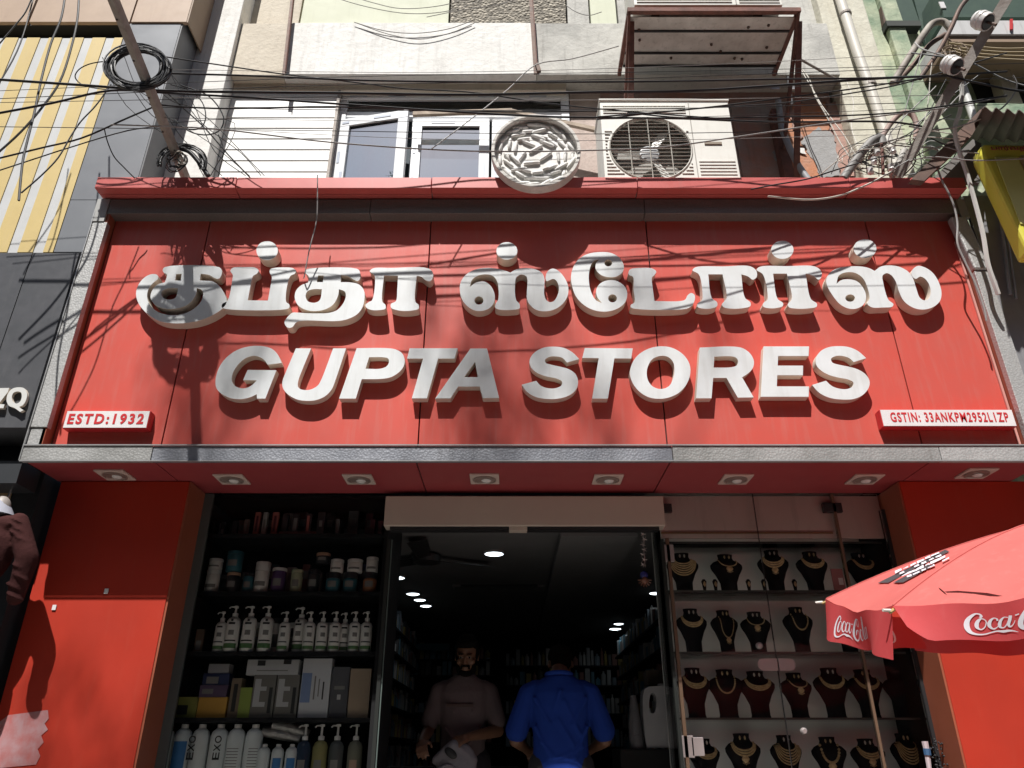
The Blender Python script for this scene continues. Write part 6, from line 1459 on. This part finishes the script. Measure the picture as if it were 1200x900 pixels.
# bag he holds
bag = thing('cloth_bag', (X(530, 890, 5.30), 5.3, FZ + .6), 'grey cloth bag with a dark round hole held at the waist of the bearded person', 'bag')
BG = mat('grey_cloth_bag', (0.20, 0.19, 0.21), 0.85, col2=(0.15, 0.14, 0.16), bump=.3, bs=16)
b = MB(); bc = at(535, 895, 5.32)
ellips(b, bc, (.13, .05, .13), Matrix.Rotation(R(20), 3, 'Y')); ellips(b, bc + Vector((.0, 0, -.2)), (.15, .06, .2)); limb(b, [bc + Vector((-.13, 0, .02)), bc + Vector((-.02, -.02, .10)), bc + Vector((.10, 0, .02))], [.03, .04, .035])
fuse('bag_body', b, BG, bag, .009, 3)
b = MB(); ellips(b, bc + Vector((-.035, -.055, .06)), (.045, .012, .025), Matrix.Rotation(R(35), 3, 'Y')); put('bag_hole', b, BLACK, bag, smooth=True)
b = MB(); q_ = [bc + Vector((-.14 + .28*k/10, -.055 - .01*math.sin(k), -.06 + .05*math.sin(k*.5))) for k in range(11)]; b.tube(q_, .012, 8); put('bag_fold', b, BG, bag, smooth=True)

# person in blue with back to the street
m2 = thing('person', (.305, 5.22, .55), 'person in a bright blue shirt seen from behind in the shop doorway', 'person')
bx_, by_ = .305, 5.22
def L1(x, y, z): return Vector((bx_ + x * 1.05, by_ + y, FZ + z * 1.03))
b = MB(); hd = L1(.02, .13, 1.47); head(b, hd, R(180), R(42))
limb(b, [L1(0, 0, 1.32), L1(.01, .07, 1.44)], [.062, .056])
ellips(b, L1(0, 0, 1.18), (.16, .10, .18)); ellips(b, L1(0, 0, 1.0), (.15, .10, .18)); ellips(b, L1(0, 0, 1.30), (.16, .06, .05))
for sx in (-1, 1):
    S_ = L1(sx*.18, .0, 1.30); E_ = L1(sx*.268, .02, 1.03); W_ = L1(sx*.20, .20, .98)
    limb(b, [L1(sx*.1, 0, 1.30), S_, E_], [.05, .052, .042]); limb(b, [E_, E_.lerp(W_, .4), W_], [.043, .038, .027])
    hand(b, W_, (W_ - E_), (-sx*.2, 0, -1), 1 if sx > 0 else -1, .5)
    limb(b, [L1(sx*.09, 0, .9), L1(sx*.10, .0, .5), L1(sx*.11, 0, .09)], [.085, .06, .042]); ellips(b, L1(sx*.11, .06, .035), (.045, .125, .035))
fuse('body', b, SKIN, m2, .009, 2)
BLU = mat('blue_shirt', (0.016, 0.045, 0.25), 0.95, spec=.1, col2=(0.011, 0.033, 0.19), vs=3, bump=.3, bs=7)
b = MB()
torso(b, [(0,0,.78,.185,.130),(0,0,.88,.182,.130),(0,0,.98,.172,.122),(0,0,1.10,.175,.120),(0,0,1.22,.190,.122),(0,0,1.29,.196,.112),(0,0,1.335,.178,.096),(.002,0,1.37,.13,.082),(.004,.0,1.40,.082,.070)])
for sx in (-1, 1):
    limb(b, [L1(sx*.14, 0, 1.315), L1(sx*.19, 0, 1.29), L1(sx*.262, .01, 1.085)], [.062, .066, .074])
    for z0_, z1_, yy_ in ((1.26, 1.12, -.118), (1.10, .93, -.118)): limb(b, [L1(sx*.155, yy_*.75, z0_), L1(sx*.07, yy_, z1_)], [.014, .012], 8)
for P0, P1 in (((.02,-.118,1.24),(.11,-.108,1.06)), ((-.02,-.119,1.14),(.07,-.118,1.0)), ((.12,-.105,.99),(-.02,-.124,.93)), ((-.12,-.108,1.02),(-.03,-.122,.92)), ((0,-.12,1.3),(-.04,-.118,1.2))): limb(b, [L1(*P0), L1(*P1)], [.013, .010], 8)
st_ = fuse('shirt', b, BLU, m2, .009, 2)
b = MB(); cpts = [L1(.078*math.sin(a), -.078*math.cos(a) + .0, 1.402 + .010*math.cos(a)) for a in [(-1 + k/8) * 2.2 for k in range(17)]]; b.tube(cpts, .014, 8); put('collar', b, BLU, st_, smooth=True)
b = MB()
for sx in (-1, 1): limb(b, [L1(sx*.09, 0, .88), L1(sx*.10, 0, .5), L1(sx*.11, 0, .10)], [.115, .085, .068])
fuse('trousers', b, mat('dark_trousers', (0.02, 0.02, 0.025), 0.9), m2, .014, 2)
b = MB(); M3 = Matrix.Rotation(R(180), 3, 'Z') @ Matrix.Rotation(R(42), 3, 'X'); he(0, .022, .050, .086, .096, .085); he(0, .045, -.02, .070, .06, .06)
fuse('hair', b, HAIR, m2, .008, 1)
# ================================================================ UMBRELLA
def proj(p):
    d = Vector(p) - Vector((0, 0, CAM_Z)); zc = d.y * CP + d.z * SP; yc = -d.y * SP + d.z * CP
    return (600 + FPX * d.x / zc, 450 - FPX * yc / zc)
um = thing('umbrella', (2.265, 2.92, 0), 'large red street umbrella with white script lettering on its valance at the right edge', 'umbrella')
UC = Vector((2.255, 2.895, 0)); UR = 1.0; HR = .15
RIMZ = [2.15, 1.993, 2.0, 2.06, 2.12, 2.13, 2.13, 2.15]; APZ = 2.385
a0 = math.atan2(3.38 - UC.y, 1.381 - UC.x)
ang = [a0 + k * math.pi / 4 for k in range(8)]        # A, B, C ... going round the near side
def upt(k, t, s=0.0):
    """point on facet k: t 0 apex..1 rim, s 0..1 along the facet"""
    a, b = ang[k % 8], ang[(k + 1) % 8]
    ra = Vector((math.cos(a), math.sin(a), 0)) * UR; rb = Vector((math.cos(b), math.sin(b), 0)) * UR
    r = ra.lerp(rb, s) * t
    x, y = UC.x + r.x, UC.y + r.y
    sag = .034 * math.sin(math.pi * s) * t * t + .006 * math.sin(s * 17 + t * 6 + k) * t * math.sin(math.pi * s)
    rz_ = RIMZ[k % 8] + (RIMZ[(k + 1) % 8] - RIMZ[k % 8]) * s
    return Vector((x, y, APZ + (rz_ - APZ) * t ** 1.6 - sag))
URED = mat('umbrella_red', (0.60, 0.15, 0.135), 0.8, col2=(0.50, 0.12, 0.11), vs=3, streak=.35, scol=(0.55, 0.24, 0.21), bump=.12, bs=6)
nt = URED.node_tree
tl = nt.nodes.new('ShaderNodeBsdfTranslucent'); tl.inputs[0].default_value = (0.85, 0.05, 0.02, 1)
mx = nt.nodes.new('ShaderNodeMixShader'); mx.inputs[0].default_value = .28
po = nt.nodes['Principled BSDF']; ou = [n for n in nt.nodes if n.type == 'OUTPUT_MATERIAL'][0]
nt.links.new(po.outputs[0], mx.inputs[1]); nt.links.new(tl.outputs[0], mx.inputs[2]); nt.links.new(mx.outputs[0], ou.inputs['Surface'])
UVAL = mat('umbrella_valance_shaded_red', (0.50, 0.06, 0.065), 0.8, col2=(0.42, 0.05, 0.055), vs=4, streak=.25, scol=(0.5, 0.15, 0.14), bump=.12, bs=8)  # canopy red darkened in its colour for the grazing sun on the valance
nt = UVAL.node_tree
tl = nt.nodes.new('ShaderNodeBsdfTranslucent'); tl.inputs[0].default_value = (0.80, 0.03, 0.02, 1)
mx = nt.nodes.new('ShaderNodeMixShader'); mx.inputs[0].default_value = .25
po = nt.nodes['Principled BSDF']; ou = [n for n in nt.nodes if n.type == 'OUTPUT_MATERIAL'][0]
nt.links.new(po.outputs[0], mx.inputs[1]); nt.links.new(tl.outputs[0], mx.inputs[2]); nt.links.new(mx.outputs[0], ou.inputs['Surface'])
UW = mat('umbrella_print_white', (0.66, 0.62, 0.66), 0.6); UK = mat('umbrella_print_dark', (0.05, 0.045, 0.05), 0.6)
VH = .155
NT, NS = 16, 16
rru = random.Random(5)
for k in range(8):
    mb = MB(); vs = [upt(k, i / NT, j / NS) for i in range(NT + 1) for j in range(NS + 1)]
    mb.add(vs, [(i*(NS+1)+j, (i+1)*(NS+1)+j, (i+1)*(NS+1)+j+1, i*(NS+1)+j+1) for i in range(NT) for j in range(NS)])
    put('canopy_panel', mb, URED, um, smooth=True)
def vpt(k, s, d):
    """point on the valance of facet k: s along, d 0..1 down; the loose ends curl a little"""
    p = upt(k, 1.0, s); a = (ang[k % 8] + ang[(k + 1) % 8]) / 2; n_ = Vector((math.cos(a), math.sin(a), 0))
    curl = .03 * math.sin(s * 9 + k) * d + .02 * d
    hh_ = VH * (1 - .10 * math.sin(math.pi * s)) * (1 + .12 * ((s > .8) * (s - .8) * 5 if k == 0 else 0))
    ss = 0
    if k == 1: hh_ *= .78
    if k == 1: ss = .07 * max(0, 1 - s * 6) * d; hh_ *= 1 - .35 * max(0, 1 - s * 7)
    e = upt(k, 1.0, 1) - upt(k, 1.0, 0); e.z = 0
    return p + n_ * (curl + .004) + e * ss + Vector((0, 0, -hh_ * d))
for k in range(8):
    mb = MB(); n1, n2 = 24, 5
    vs = [vpt(k, i / n1, j / n2) for i in range(n1 + 1) for j in range(n2 + 1)]
    mb.add(vs, [(i*(n2+1)+j, i*(n2+1)+j+1, (i+1)*(n2+1)+j+1, (i+1)*(n2+1)+j) for i in range(n1) for j in range(n2)])
    put('valance', mb, UVAL, um, smooth=True)
# script lettering, strokes of changing width in a 1700 x 560 field
STK = [
 [(385,345,30),(408,315,36),(398,275,30),(350,262,26),(285,315,44),(225,400,60),(195,500,72),(195,600,72),(225,675,60),(300,708,34),(390,695,24),(470,655,20),(550,622,26),(630,630,52),(700,625,44),(760,640,24),(825,680,4)],
 [(455,460,12),(440,385,14),(400,365,24),(350,420,44),(320,500,54),(320,570,46),(355,600,24),(405,560,14),(440,480,12),(455,400,10)],
 [(598,405,26),(600,365,22),(565,345,18),(520,385,36),(485,460,48),(480,530,48),(515,575,30),(565,545,12),(600,500,10)],
 [(745,355,14),(700,340,16),(650,390,36),(615,470,46),(610,540,40),(650,555,18),(710,480,12),(765,350,12)],
 [(785,325,44),(755,420,46),(725,500,44),(735,550,28),(780,520,12),(825,440,8)],
 [(845,340,20),(900,330,22)],
 [(1135,350,14),(1100,320,14),(1110,250,14),(1160,190,14),(1195,200,16),(1180,290,14),(1135,352,10)],
 [(1190,190,20),(1110,190,28),(1030,260,44),(950,370,64),(895,480,74),(880,570,74),(915,640,56),(990,655,28),(1060,590,18),(1100,500,14),(1095,440,14),(1055,425,24),(1005,470,40),(975,545,14)],
 [(1275,480,12),(1262,420,14),(1222,400,24),(1172,450,44),(1142,530,54),(1142,600,46),(1177,630,24),(1227,590,14),(1262,510,12),(1275,430,10)],
 [(1290,600,10),(1340,480,20),(1400,330,34),(1440,210,30),(1450,160,16),(1420,150,14),(1385,230,26),(1345,380,44),(1320,520,50),(1330,600,36),(1370,600,12),(1410,540,8)],
 [(1560,395,14),(1515,380,16),(1465,430,36),(1430,510,46),(1425,580,40),(1465,595,18),(1525,520,12),(1580,390,12)],
 [(1600,365,44),(1570,460,46),(1540,540,44),(1550,592,28),(1595,560,12),(1640,480,8)],
]
def script_on(k, s0, s1, d0, d1, name_par):
    mb = MB()
    for st in STK:
        q = spline([(x, y) for x, y, w in st], closed=False, seg=4); n_ = len(q)
        ws = [];
        for i in range(len(st) - 1):
            for j in range(4): ws.append(st[i][2] + (st[i+1][2] - st[i][2]) * j / 4)
        ws.append(st[-1][2])
        vs = []
        for i, (x, y) in enumerate(q):
            dx = q[min(i+1, n_-1)][0] - q[max(i-1, 0)][0]; dy = q[min(i+1, n_-1)][1] - q[max(i-1, 0)][1]; L_ = math.hypot(dx, dy) or 1
            nx, ny = -dy / L_ * ws[i] / 2, dx / L_ * ws[i] / 2
            for sg in (1, -1):
                xx, yy = x + nx * sg, y + ny * sg
                s = s0 + (s1 - s0) * (xx - 150) / 1500; d = d0 + (d1 - d0) * (yy - 150) / 570
                p = vpt(k, s, d); a = (ang[k % 8] + ang[(k+1) % 8]) / 2
                vs.append(p + Vector((math.cos(a), math.sin(a), 0)) * .0025)
        mb.add(vs, [(2*i, 2*i+2, 2*i+3, 2*i+1) for i in range(n_ - 1)])
    put('script_lettering', mb, UW, name_par)
script_on(1, .275, .695, .14, .86, um); script_on(0, .22, .62, .14, .86, um); script_on(7, .3, .7, .18, .82, um); script_on(2, .28, .72, .18, .82, um)
# printed mark on the canopy
def cpt(px, py):
    best = None
    for k in (0, 1, 7):
        for i in range(1, 60):
            for j in range(41):
                p = upt(k, i / 60, j / 40); q = proj(p); d = (q[0] - px) ** 2 + (q[1] - py) ** 2
                if best is None or d < best[0]: best = (d, k, i / 60, j / 40)
    return best
LOG_D = [[(1029,684),(1041,684),(1113,648),(1108,646)], [(1047,685),(1059,684),(1096,664),(1086,663)]]
LOG_W = []
rl = random.Random(12)
for row in range(4):
    for i in range(6):
        cx_, cy_ = 1053 + 8.6 * i + row * 4.2, 671.5 - 3.9 * i + row * 2.1; ll = rl.uniform(2.5, 5.2); ww = rl.uniform(.7, 1.3)
        if rl.random() < .12: continue
        LOG_W.append([(cx_ - ll, cy_ + ll * .46 - ww), (cx_ + ll, cy_ - ll * .46 - ww), (cx_ + ll + .8, cy_ - ll * .46 + ww), (cx_ - ll + .6, cy_ + ll * .46 + ww)])
GRID0 = [(proj(upt(0, i / 120, j / 100)), i / 120, j / 100) for i in range(20, 121) for j in range(101)]
def decal(poly, m_, lift, name):
    k = 0
    pts2 = []
    for p in poly:
        best = min(((q[0] - p[0]) ** 2 + (q[1] - p[1]) ** 2, t_, s_) for q, t_, s_ in GRID0)
        pts2.append(best[1:])
    flat, tris = tessellate([pts2])
    # subdivide by sampling the facet surface
    mb = MB(); mb.add([upt(k, t, s) + Vector((0, -.0, lift)) for t, s in flat], [tuple(t) for t in tris])
    put(name, mb, m_, um)
for p in LOG_D: decal(p, UK, .006, 'printed_bar')
for p in LOG_W: decal(p, UW, .009, 'printed_lettering')
# ribs, tips, tears, pole
RIB = mat('rib_tan', (0.45, 0.33, 0.12), 0.5)
hub = UC + Vector((0, 0, APZ - .12))
for k in range(8):
    e = upt(k, 1.02, 0); e.z -= .004
    put('seam', MB().tube([upt(k, j / 12, 0) + Vector((0, 0, .001)) for j in range(13)], .004, 5), URED, um, smooth=True)
    put('rib', MB().tube([hub, upt(k, .5, 0) - Vector((0, 0, .015)), e - Vector((0, 0, .006))], .006, 6), RIB, um)
    d = (e - UC); d.z = 0; d.normalize()
    put('rib_tip', MB().tube([e - d * .004, e + d * .026], [.006, .005], 8), mat('tip_white', (0.7, 0.68, 0.62), 0.4), um, smooth=True)
put('pole', MB().tube([Vector((UC.x - .05, UC.y - .1, .1)), hub + Vector((0, 0, .1))], .022, 12), mat('umbrella_pole', (0.5, 0.5, 0.5), 0.4, 0.5), um, smooth=True)
put('base', MB().lathe([(.26, 0), (.26, .05), (.2, .09), (.04, .10)], 24, (UC.x - .05, UC.y - .1, .142)), CONC, um)
for (s0, t0, s1, t1, w) in ((.17, .93, .43, .97, .012), (.12, .90, .20, .955, .006)):
    a, b = upt(1, t0, s0) + Vector((0, 0, .004)), upt(1, t1, s1) + Vector((0, 0, .004)); c = (a + b) / 2 + Vector((0, 0, -w))
    mb = MB().add([a, (a*2+c)/3 + Vector((0,0,-w*.5)), c, b, (b+c)/2 + Vector((0,0,w)), (a+c)/2 + Vector((0,0,w))], [(0,1,2,3,4,5)]); put('tear', mb, mat('tear_dark', (0.10, 0.01, 0.01), 0.9), um)

# ================================================================ STREET TREE behind the viewer (throws the soft blotches on the sign)
tr = thing('street_tree', (-3.6, -3.4, 0), 'tall street tree behind the viewer, its crown high above the street', 'tree')
BARK = mat('bark', (0.10, 0.075, 0.055), 0.9, bump=.5, bs=30); LEAF = mat('leaf', (0.07, 0.11, 0.035), 0.6, col2=(0.05, 0.085, 0.03), vs=2)
rr = random.Random(17)
mb = MB(); base = Vector((-4.6, -4.4, 0)); top = Vector((-4.4, -5.2, 14.5))
mb.tube([base, Vector((-4.5, -4.3, 4)), Vector((-4.3, -4.1, 8)), top], [.22, .18, .14, .10], 10)
tips = []
def toward(x, z, k):      # a point k metres of travel back along the sun line from facade point (x, z)
    return Vector((x, YP, z)) - SUN_TRAVEL * k
targets = [(-2.2, 4.5, .26), (-2.05, 3.7, .34), (-1.75, 3.85, .30), (-.35, 3.75, .34), (-.05, 3.6, .36), (.15, 3.9, .30), (-1.75, 3.3, .3), (-2.62, 2.0, .33), (-2.60, 1.6, .33), (-2.2, 1.45, .28), (-2.12, 2.05, .24), (-2.35, 1.2, .3), (-.2, 3.35, .35), (.9, 4.1, .22), (1.35, 3.9, .16), (.5, 3.5, .22)]
for x, z, r_ in targets:
    c = toward(x, z, rr.uniform(17, 19)); tips.append((c, r_))
    m_ = top.lerp(c, .5) + Vector((rr.uniform(-.2, .2), rr.uniform(-.2, .2), .1)); mb.tube([top - Vector((0, 0, rr.uniform(0, 1.5))), m_, c], [.05, .03, .01], 6)
for k in range(16):
    a = rr.uniform(0, 6.28); c = Vector((-6.0 + 1.6*math.cos(a), -6.2 + 1.4*math.sin(a), rr.uniform(13, 16.5))); tips.append((c, .55)); mb.tube([top - Vector((0, 0, 1)), c], [.05, .01], 6)
put('trunk', mb, BARK, tr, smooth=True)
lv = MB()
for c, r_ in tips:
    for i in range(int(150 * (r_ / .4) ** 2)):
        while True:
            d = Vector((rr.uniform(-1, 1), rr.uniform(-1, 1), rr.uniform(-1, 1)))
            if d.length < 1: break
        p = c + Vector((d.x * r_, d.y * r_, d.z * r_ * 1.3)); n_ = Vector((rr.uniform(-1, 1), rr.uniform(-1, 1), rr.uniform(-1, 1))).normalized(); u = n_.orthogonal().normalized(); v = n_.cross(u)
        s_ = rr.uniform(.035, .06)
        lv.add([p - u*s_, p - v*s_*.5, p + u*s_, p + v*s_*.5], [(0, 1, 2, 3)])
o = put('crown', lv, LEAF, tr)
